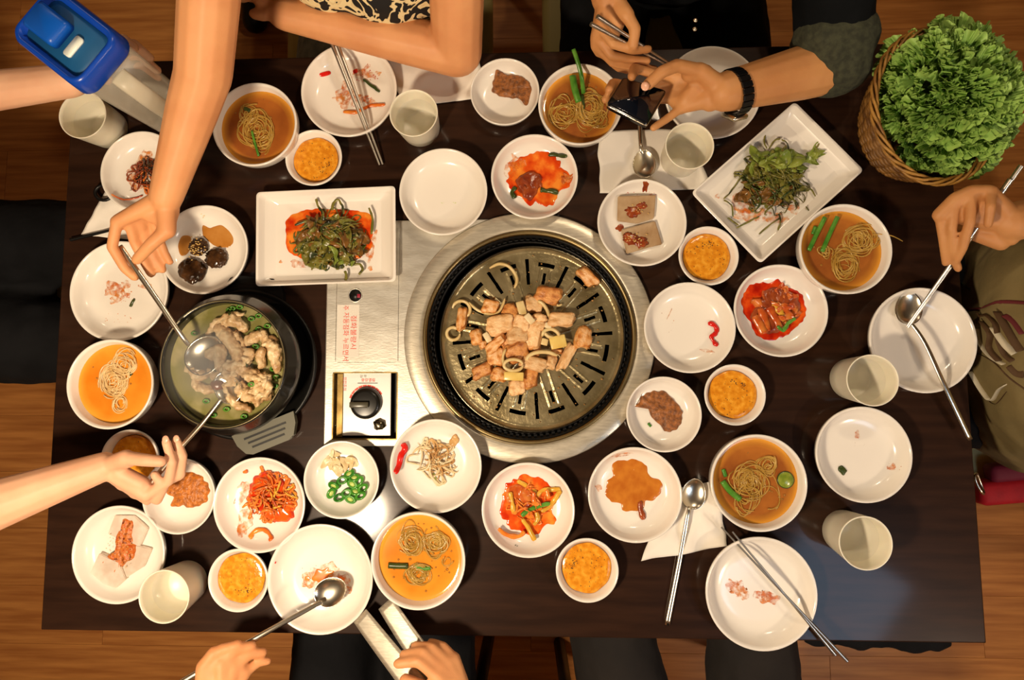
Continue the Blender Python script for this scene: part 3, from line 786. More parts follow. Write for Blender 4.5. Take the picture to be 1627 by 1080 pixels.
# ------------------------------------------------------------------ sauces
for k, sh, lab in (('sauce_tr', 0, 'mustard-coloured sauce with a dark smudge in the small bowl by the jelly'), ('sauce_r', 0, 'speckled orange sauce in the small bowl below the pepper plate'),
               ('sauce_b', 0, 'orange sauce with dark seasoning specks in the front middle small bowl'), ('sauce_bl', 0, 'pale orange sauce in the small bowl by the lower left cup'),
               ('sauce_l', 0, 'orange sauce showing at the rim of the bowl under the wrist'), ('sauce_t', 0, 'orange sauce with herb flecks in the small bowl below the chopstick plate')):
    d = D[k]; lf = .5; z = d.z0+d.h*lf; R = level_r(d, lf)
    b = MB(); n = 72; prof = [(.84, -.3), (.93, -.1), (1.0, 0), (.97, .0008/d.h), (.8, .0012/d.h), (.5, .0014/d.h), (.01, .0014/d.h)]
    rnd = random.Random(k); vs = []; fs = []
    for s, dz in prof:
        for i in range(n):
            a = 2*math.pi*i/n; w = 1+(.05*noise.noise(Vector((math.cos(a)*2, math.sin(a)*2, d.u))) if s > .9 else 0)-.03
            vs.append((d.x+R*s*w*math.cos(a), d.y+R*s*w*math.sin(a), z+dz*d.h))
    for j in range(len(prof)-1):
        for i in range(n): fs.append((j*n+i, j*n+(i+1) % n, (j+1)*n+(i+1) % n, (j+1)*n+i))
    fs.append(tuple((len(prof)-1)*n+i for i in range(n))); fs.append(tuple(reversed(range(n))))
    b.add(vs, fs); o = b.build('dipping_sauce', SAUCE, origin=(d.x, d.y, d.z0)); tag(o, lab, 'sauce', 'orange dipping sauces'); WL[o.name] = Vector((d.x, d.y, d.z0))
    b = MB()
    for i in range(46):
        a = rnd.uniform(0, 6.28); q = math.sqrt(rnd.random())*.85*R; rr = rnd.uniform(.0003, .0009)
        b.blob((d.x+q*math.cos(a), d.y+q*math.sin(a), z+.0014), (rr, rr, rr*.5), sub=1, seed=i)
    ca = rnd.uniform(0, 6.28)
    for i in range(26):
        a = ca+rnd.gauss(0, .4); q = R*.55+rnd.gauss(0, .003); rr = rnd.uniform(.0004, .0012)
        b.blob((d.x+q*math.cos(a), d.y+q*math.sin(a), z+.0014), (rr, rr, rr*.5), sub=1, seed=i)
    s_ = b.build('seasoning_specks', SPECK, o); s_['kind'] = 'stuff'

# ------------------------------------------------------------------ foods on the plates
def one(name, d, label, m, fn, cat='food', group=None):
    b = MB(); fn(b); o = b.build(name, m, origin=(d.x, d.y, d.z0+d.h*.15)); tag(o, label, cat, group); WL[o.name] = Vector((d.x, d.y, d.z0+d.h*.15)); return o
def part(name, par, m, fn, stuff=False, label=None):
    b = MB(); fn(b); o = b.build(name, m, par)
    if stuff: o['kind'] = 'stuff'
    if label: o['label'] = label
    return o
def smear(b, d, pts_list, t=.0005, seed=0):
    for i, (u, v, rx, ry, a) in enumerate(pts_list): puddle(b, d, ell(u, v, rx*1.25, ry*1.35, a, n=12, j=.3, seed=seed+i), t=t, jag=.35, seed=seed+i)

# top plate with scraps
d = D['smear_top']; f = food('food_scraps', d, 'red and orange kimchi scraps on the plate with chopsticks')
part('red_scrap', f, REDP, lambda b: (puddle(b, d, [(508, 117), (523, 113), (525, 118), (511, 122)], t=.002), puddle(b, d, [(561, 112), (567, 110), (568, 115), (562, 117)], t=.002)))
part('sauce_stain', f, ORANGE, lambda b: smear(b, d, [(548, 150, 12, 14, 20), (582, 118, 14, 5, 10), (560, 155, 22, 5, 0), (548, 165, 5, 9, 0), (590, 163, 9, 4, 20), (600, 118, 5, 4, 0), (583, 107, 3, 5, 30)], seed=2), stuff=True)
part('chilli_flakes', f, REDP, lambda b: (specks(b, d, 582, 120, 24, 10, 26, seed=1), specks(b, d, 566, 155, 34, 14, 22, seed=4)), stuff=True)
part('carrot_strip', f, RADISH, lambda b: bar(b, [(546, 178), (568, 178), (590, 168), (612, 167)], .006, .003, d=d))
part('dark_stalk', f, SCALD, lambda b: bar(b, [(578, 127), (590, 136), (604, 146)], .006, .003, d=d, flat=.6))
# dark strips left
d = D['dark_strips']; f = food('seasoned_strips', d, 'tangle of dark brown seasoned vegetable strips beside the long arm')
part('orange_stain', f, ORANGE, lambda b: smear(b, d, [(225, 262, 12, 18, 20), (216, 285, 12, 12, 0), (232, 250, 10, 8, 0)], seed=5), stuff=True)
part('dark_strips', f, KIMDARK, lambda b: strands(b, d, 233, 280, 30, 24, 34, (25, 60), (.0009, .0018), hh=.012, curl=.05, seed=3, flat=.6), stuff=True)
part('black_strips', f, MUSH, lambda b: strands(b, d, 240, 275, 24, 26, 20, (25, 50), (.0009, .0016), hh=.014, curl=.06, seed=8, flat=.6), stuff=True)
part('orange_strips', f, RADISH, lambda b: strands(b, d, 235, 285, 24, 20, 12, (15, 35), (.0009, .002), hh=.014, curl=.05, seed=9, flat=.6), stuff=True)
part('long_strip', f, KIMCHI, lambda b: bar(b, [(178, 309), (192, 316), (208, 317), (228, 311)], .003, .002, d=d))
# mushrooms
d = D['mushroom']
part_f = food('soy_mushrooms', d, 'three glossy dark mushrooms topped with sesame, above the hot pot')
part('soy_puddle', part_f, SOY, lambda b: (puddle(b, d, [(322, 358), (333, 362), (340, 360), (352, 358), (366, 370), (371, 382), (364, 392), (345, 392), (330, 382), (322, 372)], t=.001), puddle(b, d, [(290, 375), (303, 377), (300, 400), (288, 406), (283, 390)], t=.001)))
for (u, v, r, s) in ((318, 393, 15, 1), (346, 411, 17, 2), (307, 431, 21, 3)):
    q = on(d, u, v); R = r*mpp(u, v, .01)
    part('mushroom_cap', part_f, MUSH, lambda b: b.blob((q.x, q.y, q.z+.006), (R, R*.9, .006), sub=4, amp=.16, freq=4, seed=s))
part('sesame_seeds', part_f, SESAME, lambda b: [b.blob((on(d, u, v).x, on(d, u, v).y, on(d, u, v).z+.0135), (.0017, .0010, .0008), sub=1, seed=i) for i, (u, v) in enumerate([(318+random.Random(i).gauss(0, 6), 396+random.Random(i+50).gauss(0, 9)) for i in range(46)])], stuff=True)
part('onion_bits', part_f, WHITEV, lambda b: specks(b, d, 322, 342, 5, 4, 5, r=(.001, .002), seed=3))
# paste plates
def paste(k, pts, label, m=PASTE, extra=None, lump=.0022):
    d = D[k]; f = one('seasoned_paste', d, label, m, lambda b: puddle(b, d, pts, t=.0045, jag=.10, lump=lump, n=12, seed=len(pts)))
    return f
paste('paste_top', [(789, 112), (805, 118), (828, 122), (844, 136), (840, 160), (834, 167), (826, 158), (812, 156), (798, 154), (781, 144), (784, 128)], 'brown bean paste patch on the small plate at the far edge')
f = paste('paste_right', [(1009, 645), (1020, 630), (1036, 621), (1055, 622), (1069, 632), (1080, 648), (1084, 664), (1078, 680), (1064, 686), (1056, 684), (1048, 674), (1036, 664), (1030, 650), (1026, 638), (1016, 644)], 'crescent of brown bean paste at the lower right of the grill')
part('green_bit', f, SCAL, lambda b: bar(b, [(1029, 672), (1034, 677)], .004, .002, d=D['paste_right']))
paste('paste_left', [(266, 770), (278, 756), (298, 750), (318, 754), (331, 772), (330, 792), (316, 804), (300, 806), (292, 802), (284, 805), (272, 802), (276, 790), (266, 784)], 'round patch of orange seasoned paste by the spoon hand', m=PASTEO)
# empty plate specks
d = D['empty_mid']; one('crumbs', d, 'few tiny pale crumbs on the clean plate above the grill', PALEG, lambda b: (specks(b, d, 703, 322, 3, 2, 3, seed=2), specks(b, d, 722, 322, 4, 1, 3, seed=3)), cat='crumbs')
# kimchi top
d = D['kimchi_top']; f = food('kimchi', d, 'dark cabbage kimchi lying in bright red juice above the grill')
part('red_juice', f, CHILIOIL, lambda b: puddle(b, d, [(812, 262), (828, 248), (845, 243), (866, 241), (884, 250), (897, 268), (906, 282), (902, 296), (888, 306), (880, 324), (866, 328), (851, 322), (842, 330), (832, 318), (814, 306), (806, 284)], t=.0015, jag=.12, seed=4))
part('pale_juice', f, ORANGE, lambda b: smear(b, d, [(812, 272, 10, 9, 0), (824, 258, 12, 8, 30)], t=.0018, seed=6), stuff=True)
part('cabbage_piece', f, KIMDARK, lambda b: (puddle(b, d, [(820, 285), (832, 276), (852, 274), (861, 284), (856, 300), (846, 318), (836, 316), (826, 304)], t=.007, lump=.003, jag=.15, seed=3), leafy(b, d, 840, 296, 20, 18, 7, (14, 26), hh=.006, seed=4)))
for pts in ([(872, 246), (886, 247), (901, 249)], [(858, 302), (872, 304), (887, 306)], [(820, 298), (814, 306), (818, 316)]):
    part('scallion_stalk', f, SCALD, lambda b: bar(b, pts, .008, .004, d=d, flat=.5, lift=.003))
part('red_leaf', f, KIMCHI, lambda b: leafy(b, d, 900, 286, 7, 12, 4, (12, 20), hh=.004, seed=9))
# jelly right
d = D['jelly']; f = food('acorn_jelly', d, 'two brown jelly slabs with seasoning on top, on the plate right of the grill')
for j, (pts, s) in enumerate((([(981, 313), (1041, 311), (1038, 348), (1012, 356), (980, 352)], 1), ([(986, 366), (1040, 352), (1051, 389), (1030, 394), (995, 404)], 2))):
    b = MB(); q = [on(d, u, v) for u, v in pts]; n = len(q); hz = .007
    vs = [(p.x, p.y, p.z+.0003) for p in q]+[(p.x, p.y, p.z+hz) for p in q]
    fs = [tuple(reversed(range(n))), tuple(range(n, 2*n))]+[(i, (i+1) % n, n+(i+1) % n, n+i) for i in range(n)]
    b.add(vs, fs); o = b.build('jelly_slab', JELLY, f, smooth=False)
    bm = bmesh.new(); bm.from_mesh(o.data); bmesh.ops.recalc_face_normals(bm, faces=bm.faces); bmesh.ops.bevel(bm, geom=list(bm.edges), offset=.0012, segments=2, affect='EDGES'); bm.to_mesh(o.data); bm.free()
part('seasoning_sauce', f, KIMDARK, lambda b: [b.blob((q.x, q.y, q.z+.0085), (.0085*s, .007*s, .0022), sub=3, amp=.4, freq=2.5, seed=i) for i, (q, s) in enumerate([(on(d, 1004, 338), 1.3), (on(d, 1018, 327), 1.0), (on(d, 1003, 382), 1.4), (on(d, 1016, 386), 1.2), (on(d, 996, 376), .8)])])
part('sesame_seeds', f, SESAME, lambda b: [b.blob((on(d, u, v).x, on(d, u, v).y, on(d, u, v).z+.0108), (.0015, .001, .0007), sub=1, seed=i) for i, (u, v) in enumerate([(1007+random.Random(i).gauss(0, 8), 380+random.Random(i+90).gauss(0, 5)) for i in range(22)]+[(1012+random.Random(i).gauss(0, 7), 334+random.Random(i+70).gauss(0, 6)) for i in range(12)])], stuff=True)
part('chilli_smear', f, KIMDARK, lambda b: smear(b, d, [(1026, 296, 4, 7, 10), (984, 362, 5, 4, 0)], seed=3), stuff=True)
part('chilli_flakes', f, REDP, lambda b: (specks(b, d, 1020, 308, 30, 5, 16, seed=3)), stuff=True)
# pepper right
d = D['pepper_right']; one('pepper_strip', d, 'curved bright red pepper strip on the plate right of the grill', REDP, lambda b: bar(b, [(1124, 514), (1132, 515), (1138, 523), (1136, 530), (1130, 534), (1133, 542), (1140, 549)], .0075, .003, d=d), cat='pepper')
one('crumbs', d, 'faint orange flecks beside the red pepper strip', ORANGE, lambda b: (bar(b, [(1059, 508), (1068, 490)], .0012, .0005, d=d, lift=.0003), specks(b, d, 1060, 508, 20, 20, 5, seed=3), smear(b, d, [(1123, 557, 9, 2, 10)], t=.0003)), cat='crumbs')
# kimchi right
d = D['kimchi_right']; f = food('kimchi', d, 'folded orange cabbage kimchi in glossy red juice on the right side plate')
part('red_juice', f, REDOIL, lambda b: puddle(b, d, [(1181, 466), (1196, 451), (1220, 449), (1237, 444), (1252, 456), (1272, 464), (1279, 484), (1280, 502), (1268, 518), (1250, 532), (1226, 540), (1206, 536), (1192, 514), (1180, 492)], t=.0016, jag=.08, seed=6))
part('cabbage_layer', f, KIMDARK, lambda b: (puddle(b, d, [(1210, 466), (1228, 456), (1250, 464), (1270, 474), (1270, 500), (1256, 516), (1230, 530), (1204, 524), (1192, 502), (1200, 484)], t=.006, lump=.003, jag=.15, seed=3)))
part('cabbage_leaf', f, KIMCHI, lambda b: leafy(b, d, 1236, 486, 36, 30, 22, (18, 38), hh=.008, seed=14, wid=.5))
for pts in ([(1204, 490), (1212, 506), (1218, 526)], [(1228, 482), (1238, 498), (1246, 508)], [(1196, 502), (1206, 518), (1212, 530)], [(1218, 488), (1228, 504), (1236, 522)]):
    part('cabbage_stem', f, YELLOWS if pts[0][0] == 1228 else KIMCHI, lambda b: bar(b, pts, .013, .004, d=d, flat=.12, lift=.009))
part('scallion_piece', f, SCAL, lambda b: bar(b, [(1232, 518), (1240, 526), (1248, 514), (1260, 506)], .006, .003, d=d, flat=.5, lift=.011))
# amber sauce
d = D['orange_sauce']; f = food('sauce_puddle', d, 'flat amber sauce puddle with a brown stalk beside the lower napkin', cat='sauce')
part('sauce', f, mat('amber_sauce', (200, 124, 44), (180, 100, 32), rough=.15, scale=60, bump=.3), lambda b: puddle(b, d, [(976, 734), (992, 730), (1010, 730), (1026, 738), (1032, 756), (1050, 764), (1050, 782), (1038, 794), (1026, 796), (1022, 808), (1008, 812), (990, 812), (986, 800), (970, 796), (962, 780), (964, 766), (974, 756), (972, 742)], t=.0014, jag=.06, seed=8))
part('bubble', f, WHITEV, lambda b: specks(b, d, 1008, 747, 2, 2, 2, r=(.002, .0026)))
part('brown_stalk', f, KIMDARK, lambda b: bar(b, [(1016, 796), (1018, 810), (1022, 825)], .009, .004, d=d, flat=.5))
part('stain', f, ORANGE, lambda b: smear(b, d, [(950, 774, 5, 3, 30), (990, 722, 14, 2, -8)], t=.0003), stuff=True)
# radish strips bottom
d = D['kimchi_bottom']; f = food('radish_kimchi', d, 'yellow and orange radish strips in red juice below the grill')
part('red_juice', f, CHILIOIL, lambda b: puddle(b, d, [(802, 776), (815, 762), (832, 754), (850, 756), (866, 764), (878, 776), (888, 776), (886, 792), (878, 812), (884, 828), (866, 836), (850, 850), (830, 846), (806, 834), (796, 812)], t=.0014, jag=.12, seed=12))
part('red_mass', f, KIMCHI, lambda b: (puddle(b, d, [(806, 776), (828, 768), (846, 784), (846, 804), (818, 806), (806, 794)], t=.004, lump=.003, jag=.2, seed=2)))
for i, (pts, m) in enumerate((([(822, 763), (838, 772), (852, 782)], YELLOWS), ([(852, 788), (862, 778), (878, 777), (890, 776)], YELLOWS), ([(890, 778), (882, 792), (872, 804), (860, 812)], YELLOWS),
        ([(828, 818), (842, 808), (860, 802), (874, 798)], SCAL), ([(814, 804), (818, 814), (822, 800), (832, 800)], RADISH), ([(792, 838), (806, 848), (824, 850), (834, 842)], RADISH), ([(830, 822), (840, 838), (850, 856)], YELLOWS),
        ([(848, 832), (854, 822), (852, 812)], YELLOWS), ([(810, 780), (814, 796), (816, 812)], YELLOWS), ([(848, 780), (848, 794), (856, 800)], RADISH), ([(868, 776), (872, 790)], RADISH))):
    part('radish_strip', f, m, lambda b: bar(b, pts, .0075, .004, d=d, flat=.26, lift=.003+.0008*i))
part('thin_strips', f, RADISH, lambda b: strands(b, d, 840, 800, 36, 36, 26, (14, 34), (.0009, .0018), hh=.009, curl=.07, seed=31, flat=.6), stuff=True)
part('crumb', f, SCALD, lambda b: specks(b, d, 820, 868, 2, 3, 3))
# sprouts plate
d = D['sprouts']; f = food('bean_sprouts', d, 'pale sprouts and onion slivers beside a red pepper strip, lower left of the grill')
part('sprouts', f, BROWNV, lambda b: (strands(b, d, 694, 728, 26, 30, 34, (18, 40), (.0008, .0018), hh=.009, curl=.09, seed=5, flat=.7)), stuff=True)
part('pale_sprouts', f, WHITEV, lambda b: (strands(b, d, 688, 734, 36, 34, 26, (22, 60), (.001, .0024), hh=.008, curl=.05, seed=6, flat=.6)), stuff=True)
part('brown_clump', f, BROWNV, lambda b: puddle(b, d, [(714, 698), (724, 690), (730, 700), (720, 710)], t=.004, lump=.003, jag=.3))
part('red_pepper_strip', f, REDP, lambda b: bar(b, [(641, 704), (644, 712), (637, 724), (634, 738), (628, 750)], .010, .003, d=d, flat=.25, lift=.004))
part('green_sliver', f, PALEG, lambda b: bar(b, [(689, 752), (693, 764)], .005, .003, d=d))
# green chillies
d = D['chilli']; f = food('sliced_chillies', d, 'sliced green chillies and garlic slivers below the gas knob')
part('garlic_slivers', f, WHITEV, lambda b: leafy(b, d, 538, 735, 26, 18, 14, (14, 26), hh=.004, seed=3, wid=.5))
for i, (u, v, a) in enumerate(((556, 752, 30), (545, 762, 20), (532, 770, -20), (572, 764, 60), (561, 768, -30), (578, 774, 40), (566, 780, -10), (552, 782, 20), (528, 782, 60), (540, 790, 10), (558, 792, -20), (574, 786, 30), (564, 758, 5))):
    q = on(d, u, v, .004+.001*(i % 3)); R = Matrix.Rotation(math.radians(a), 3, 'Z') @ Matrix.Rotation(math.radians(25*((i % 3)-1)), 3, 'X')
    b = MB(); b.lathe([(.0068, -.002), (.0078, 0), (.0068, .0026), (.0038, .002), (.0038, -.0015)], (0, 0, 0), 20, sx=1.25, sy=.85, close=True)
    b.v = [tuple(R @ Vector(x)+q) for x in b.v]; ring = b.build('chilli_slice', GREENP, f)
    b = MB(); b.lathe([(.0001, -.001), (.0040, -.001), (.0040, .0014), (.0001, .0014)], (0, 0, 0), 16, sx=1.25, sy=.85); b.v = [tuple(R @ Vector(x)+q) for x in b.v]
    if i % 2 == 0: b.build('chilli_core', PALEG, f)
# left kimchi heap
d = D['kimchi_left']; f = food('radish_kimchi', d, 'heap of orange-red shredded radish on the plate below the hot pot')
part('heap_base', f, REDOIL, lambda b: puddle(b, d, [(408, 755), (425, 750), (448, 762), (460, 782), (468, 806), (462, 828), (440, 830), (420, 818), (404, 806), (396, 790), (400, 768)], t=.008, lump=.003, jag=.15, seed=12))
part('orange_shreds', f, RADISH, lambda b: strands(b, d, 432, 790, 38, 40, 100, (14, 36), (.0011, .0026), hh=.016, curl=.08, seed=15, flat=.55), stuff=True)
part('red_shreds', f, KIMCHI, lambda b: strands(b, d, 432, 788, 38, 40, 40, (14, 34), (.0011, .0026), hh=.017, curl=.08, seed=16, flat=.55), stuff=True)
part('yellow_shreds', f, YELLOWS, lambda b: strands(b, d, 438, 790, 34, 38, 16, (10, 26), (.001, .0024), hh=.018, curl=.08, seed=17, flat=.55), stuff=True)
for pts, w_ in (([(397, 854), (406, 843), (420, 841), (430, 850), (431, 858)], .008), ([(386, 806), (394, 800), (400, 812), (396, 824)], .005), ([(415, 740), (420, 752)], .005), ([(387, 750), (394, 748)], .006)):
    part('loose_shred', f, RADISH, lambda b: bar(b, pts, w_, .004, d=d))
part('stain', f, ORANGE, lambda b: smear(b, d, [(388, 830, 9, 18, 10), (384, 782, 8, 14, 20), (384, 842, 6, 8, 0)], seed=8), stuff=True)
# jelly left
d = D['jelly_left']; f = food('seasoned_jelly', d, 'pale jelly slices under coarse red-brown seasoning at the lower left corner')
for j, pts in enumerate(([(184, 818), (216, 818), (238, 838), (226, 866), (196, 856), (176, 846)], [(146, 908), (164, 876), (196, 890), (206, 916), (188, 932), (170, 926)], [(196, 872), (220, 864), (244, 870), (232, 898), (204, 916), (190, 900)])):
    b = MB(); q = [on(d, u, v) for u, v in pts]; n = len(q); z1 = max(p.z for p in q)+.004+.0015*j
    vs = [(p.x, p.y, p.z+.0003) for p in q]+[(p.x, p.y, z1) for p in q]
    fs = [tuple(reversed(range(n))), tuple(range(n, 2*n))]+[(i, (i+1) % n, n+(i+1) % n, n+i) for i in range(n)]
    b.add(vs, fs); o = b.build('jelly_slice', RICEJ, f, smooth=False)
    bm = bmesh.new(); bm.from_mesh(o.data); bmesh.ops.recalc_face_normals(bm, faces=bm.faces); bmesh.ops.bevel(bm, geom=list(bm.edges), offset=.001, segments=2, affect='EDGES'); bm.to_mesh(o.data); bm.free()
part('red_seasoning', f, mat('red_seasoning', (186, 84, 30), (110, 40, 18), rough=.25, scale=160, bump=.9, bscale=240, dist=.002, c3=(206, 120, 54)), lambda b: (puddle(b, D['jelly_left'].z0+.0105, [(198, 822), (214, 826), (212, 852), (218, 868), (214, 884), (196, 900), (188, 922), (168, 916), (160, 900), (172, 882), (184, 874), (186, 850), (194, 838)], t=.003, lump=.003, jag=.12, seed=3)))
part('garlic_bits', f, SESAME, lambda b: specks(b, d.z0+.0155, 190, 876, 22, 44, 50, r=(.0006, .0013), seed=8), stuff=True)
# smears on big plates
d = D['bottom_left']; f = food('sauce_smears', d, 'orange-red sauce smears on the front plate under the moving spoon', cat='sauce stain')
part('sauce_stain', f, ORANGE, lambda b: smear(b, d, [(510, 915, 24, 12, -20), (545, 930, 10, 12, 0), (530, 950, 22, 4, -20), (490, 922, 10, 8, 0)], t=.0004, seed=4), stuff=True)
part('red_smear', f, RADISH, lambda b: smear(b, d, [(511, 914, 14, 7, -35), (540, 921, 6, 4, 10), (488, 919, 4, 3, 0)], t=.0008, seed=14), stuff=True)
part('chilli_flakes', f, REDP, lambda b: (specks(b, d, 545, 925, 14, 26, 26, r=(.0004, .0011), seed=3), specks(b, d, 510, 915, 40, 26, 18, r=(.0004, .0009), seed=4), specks(b, d, 438, 894, 1, 1, 1, r=(.0018, .002))), stuff=True)
d = D['left_mid']; f = food('sauce_smears', d, 'orange flecks and a dark green bit on the left edge plate', cat='sauce stain')
part('sauce_stain', f, ORANGE, lambda b: smear(b, d, [(182, 462, 12, 8, 0), (190, 472, 14, 6, -20), (176, 452, 5, 5, 0), (200, 452, 6, 5, 0), (232, 455, 10, 3, 0)], t=.0005, seed=4), stuff=True)
part('chilli_flakes', f, RADISH, lambda b: (specks(b, d, 190, 466, 22, 14, 30, r=(.0005, .0013), seed=3), specks(b, d, 186, 506, 22, 12, 14, r=(.0004, .001), seed=6)), stuff=True)
part('green_bit', f, SCALD, lambda b: bar(b, [(214, 475), (208, 487)], .005, .003, d=d))
d = D['right_lower']; f = food('food_scraps', d, 'dark green scrap and pale orange dots on the plate between the right cups')
part('green_bit', f, SCALD, lambda b: (puddle(b, d, [(1331, 740), (1338, 740), (1347, 748), (1341, 755), (1334, 750)], t=.003, jag=.4, seed=5)))
part('white_bit', f, WHITEV, lambda b: specks(b, d, 1336, 744, 2, 2, 2, r=(.0014, .002)))
part('sauce_stain', f, ORANGE, lambda b: (smear(b, d, [(1418, 742, 6, 4, 0), (1362, 690, 3, 5, 0)], t=.0003, seed=4), specks(b, d, 1420, 742, 12, 8, 9, r=(.0005, .0012), seed=6), specks(b, d, 1362, 706, 12, 4, 8, r=(.0003, .0007), seed=7)), stuff=True)
d = D['bottom_right']; f = food('sauce_smears', d, 'brown-orange sauce spots on the largest front right plate', cat='sauce stain')
part('sauce_stain', f, ORANGE, lambda b: (smear(b, d, [(1172, 934, 14, 8, 30), (1168, 928, 4, 4, 0), (1180, 944, 6, 7, -20), (1214, 946, 14, 7, 10), (1226, 950, 14, 6, 20)], t=.0005, seed=4)), stuff=True)
part('brown_spots', f, PASTEO, lambda b: (specks(b, d, 1172, 936, 14, 12, 12, r=(.0006, .0018), seed=6), specks(b, d, 1214, 944, 10, 8, 10, r=(.0006, .0016), seed=7)), stuff=True)

# salads on rectangular plates
class Flat: pass
def flat(u, v, z):
    f = Flat(); q = P(u, v, z); f.x, f.y = q.x, q.y; return f
f = empty('leaf_salad', P(525, 380, RZ1), 'heap of dressed brown-green leaves in red oil on the left rectangular plate', 'food')
part('red_oil', f, CHILIOIL, lambda b: puddle(b, RZ1, [(455, 350), (470, 338), (498, 332), (520, 332), (560, 334), (588, 342), (592, 370), (588, 395), (570, 410), (540, 412), (500, 418), (478, 410), (460, 402), (454, 380)], t=.0016, jag=.05, seed=2))
part('oil_stain', f, ORANGE, lambda b: smear(b, RZ1, [(474, 420, 14, 5, 10), (590, 392, 5, 18, 10), (588, 426, 3, 3, 0), (446, 416, 2, 2, 0)], t=.0003), stuff=True)
part('brown_leaves', f, LEAFB, lambda b: leafy(b, RZ1, 528, 382, 58, 42, 60, (14, 38), hh=.022, z0=RZ1, seed=3), stuff=True)
part('green_leaves', f, LEAFG, lambda b: leafy(b, RZ1, 526, 386, 62, 46, 70, (14, 36), hh=.024, z0=RZ1, seed=5), stuff=True)
part('light_leaves', f, LEAFL, lambda b: leafy(b, RZ1, 530, 396, 56, 40, 12, (10, 26), hh=.026, z0=RZ1, seed=7), stuff=True)
part('stem_strips', f, LEAFG, lambda b: strands(b, RZ1, 526, 380, 64, 48, 70, (16, 46), (.0009, .0018), hh=.026, z0=RZ1, curl=.08, seed=9, flat=.5), stuff=True)
part('dark_strips', f, SCALD, lambda b: strands(b, RZ1, 526, 384, 60, 44, 30, (16, 40), (.0009, .0018), hh=.027, z0=RZ1, curl=.08, seed=19, flat=.5), stuff=True)
for pts in ([(502, 316), (506, 328), (514, 338)], [(528, 334), (530, 322), (538, 318), (544, 328), (546, 340)], [(586, 330), (592, 348), (590, 372)], [(548, 450), (550, 440), (548, 430)], [(562, 420), (572, 420), (576, 428), (570, 436)], [(468, 358), (484, 352), (498, 348)]):
    part('curled_stem', f, LEAFG, lambda b: bar(b, [(u, v, RZ1+.010) for u, v in pts], .0045, .002, flat=.5))
f = empty('green_salad', P(1225, 285, RZ2), 'heap of fresh green leaves with red dressing on the diagonal plate', 'food')
part('dressing', f, ORANGE, lambda b: smear(b, RZ2, [(1180, 325, 12, 12, 0), (1210, 342, 30, 8, 5), (1262, 332, 8, 6, 0), (1140, 311, 3, 3, 0), (1200, 228, 3, 4, 0)], t=.0006, seed=9), stuff=True)
part('green_leaves', f, LEAFG, lambda b: leafy(b, RZ2, 1228, 285, 56, 48, 70, (14, 38), hh=.026, z0=RZ2, seed=23), stuff=True)
part('light_leaves', f, LEAFL, lambda b: leafy(b, RZ2, 1226, 268, 44, 34, 26, (18, 46), hh=.030, z0=RZ2, seed=27, wid=.7), stuff=True)
part('brown_leaves', f, LEAFB, lambda b: leafy(b, RZ2, 1215, 308, 54, 30, 34, (12, 30), hh=.026, z0=RZ2, seed=33), stuff=True)
part('stem_strips', f, LEAFG, lambda b: strands(b, RZ2, 1226, 290, 60, 52, 80, (16, 48), (.0008, .0017), hh=.030, z0=RZ2, curl=.08, seed=39, flat=.5), stuff=True)
part('dark_strips', f, SCALD, lambda b: strands(b, RZ2, 1220, 300, 58, 42, 34, (16, 40), (.0009, .0018), hh=.030, z0=RZ2, curl=.08, seed=49, flat=.5), stuff=True)
for pts in ([(1216, 214), (1214, 224), (1218, 236)], [(1222, 236), (1230, 224), (1240, 220)], [(1242, 222), (1250, 226), (1254, 240)], [(1150, 318), (1162, 326), (1165, 344)], [(1156, 346), (1174, 358)], [(1170, 362), (1190, 352), (1206, 344)], [(1206, 372), (1222, 358), (1240, 346)], [(1236, 366), (1240, 350), (1238, 340)], [(1280, 328), (1286, 336), (1290, 346)], [(1288, 300), (1296, 312)], [(1150, 316), (1164, 300), (1182, 274)], [(1290, 248), (1296, 236), (1302, 228)]):
    part('loose_stem', f, LEAFG, lambda b: bar(b, [(u, v, RZ2+.006) for u, v in pts], .003, .002, flat=.5))
part('leaf_tip', f, LEAFL, lambda b: leafy(b, RZ2, 1290, 250, 10, 16, 7, (16, 28), hh=.012, z0=RZ2, seed=55))

# ------------------------------------------------------------------ meat and onion on the grill
rnd = random.Random(12)
units = []
for s in range(7):
    bm = bmesh.new(); bmesh.ops.create_cube(bm, size=1.0); bmesh.ops.subdivide_edges(bm, edges=list(bm.edges), cuts=5, use_grid_fill=True)
    for v in bm.verts:
        c = v.co*2; k = max(abs(c.x), abs(c.y), abs(c.z)); e = (abs(c.x)**4.5+abs(c.y)**4.5+abs(c.z)**4.5)**(1/4.5)
        c = c*(k/e); n1 = noise.noise(c*1.1+Vector((s*9, 0, 0))); n2 = noise.noise(c*3.5+Vector((s*9, 5, 0)))
        v.co = c*.52*(1+.30*n1+.10*n2)+Vector((.12*noise.noise(Vector((c.y, s*4, 0))), .12*noise.noise(Vector((c.x, s*4, 7))), .15*noise.noise(Vector((c.x, c.y, s*3)))))
    me = bpy.data.meshes.new('pork_piece'); bm.to_mesh(me); bm.free(); me.polygons.foreach_set('use_smooth', [True]*len(me.polygons)); me.materials.append(MEAT); units.append(me)
def G(x, y): return (720+x/5.4, 430+y/5.4)
PZ = -.009
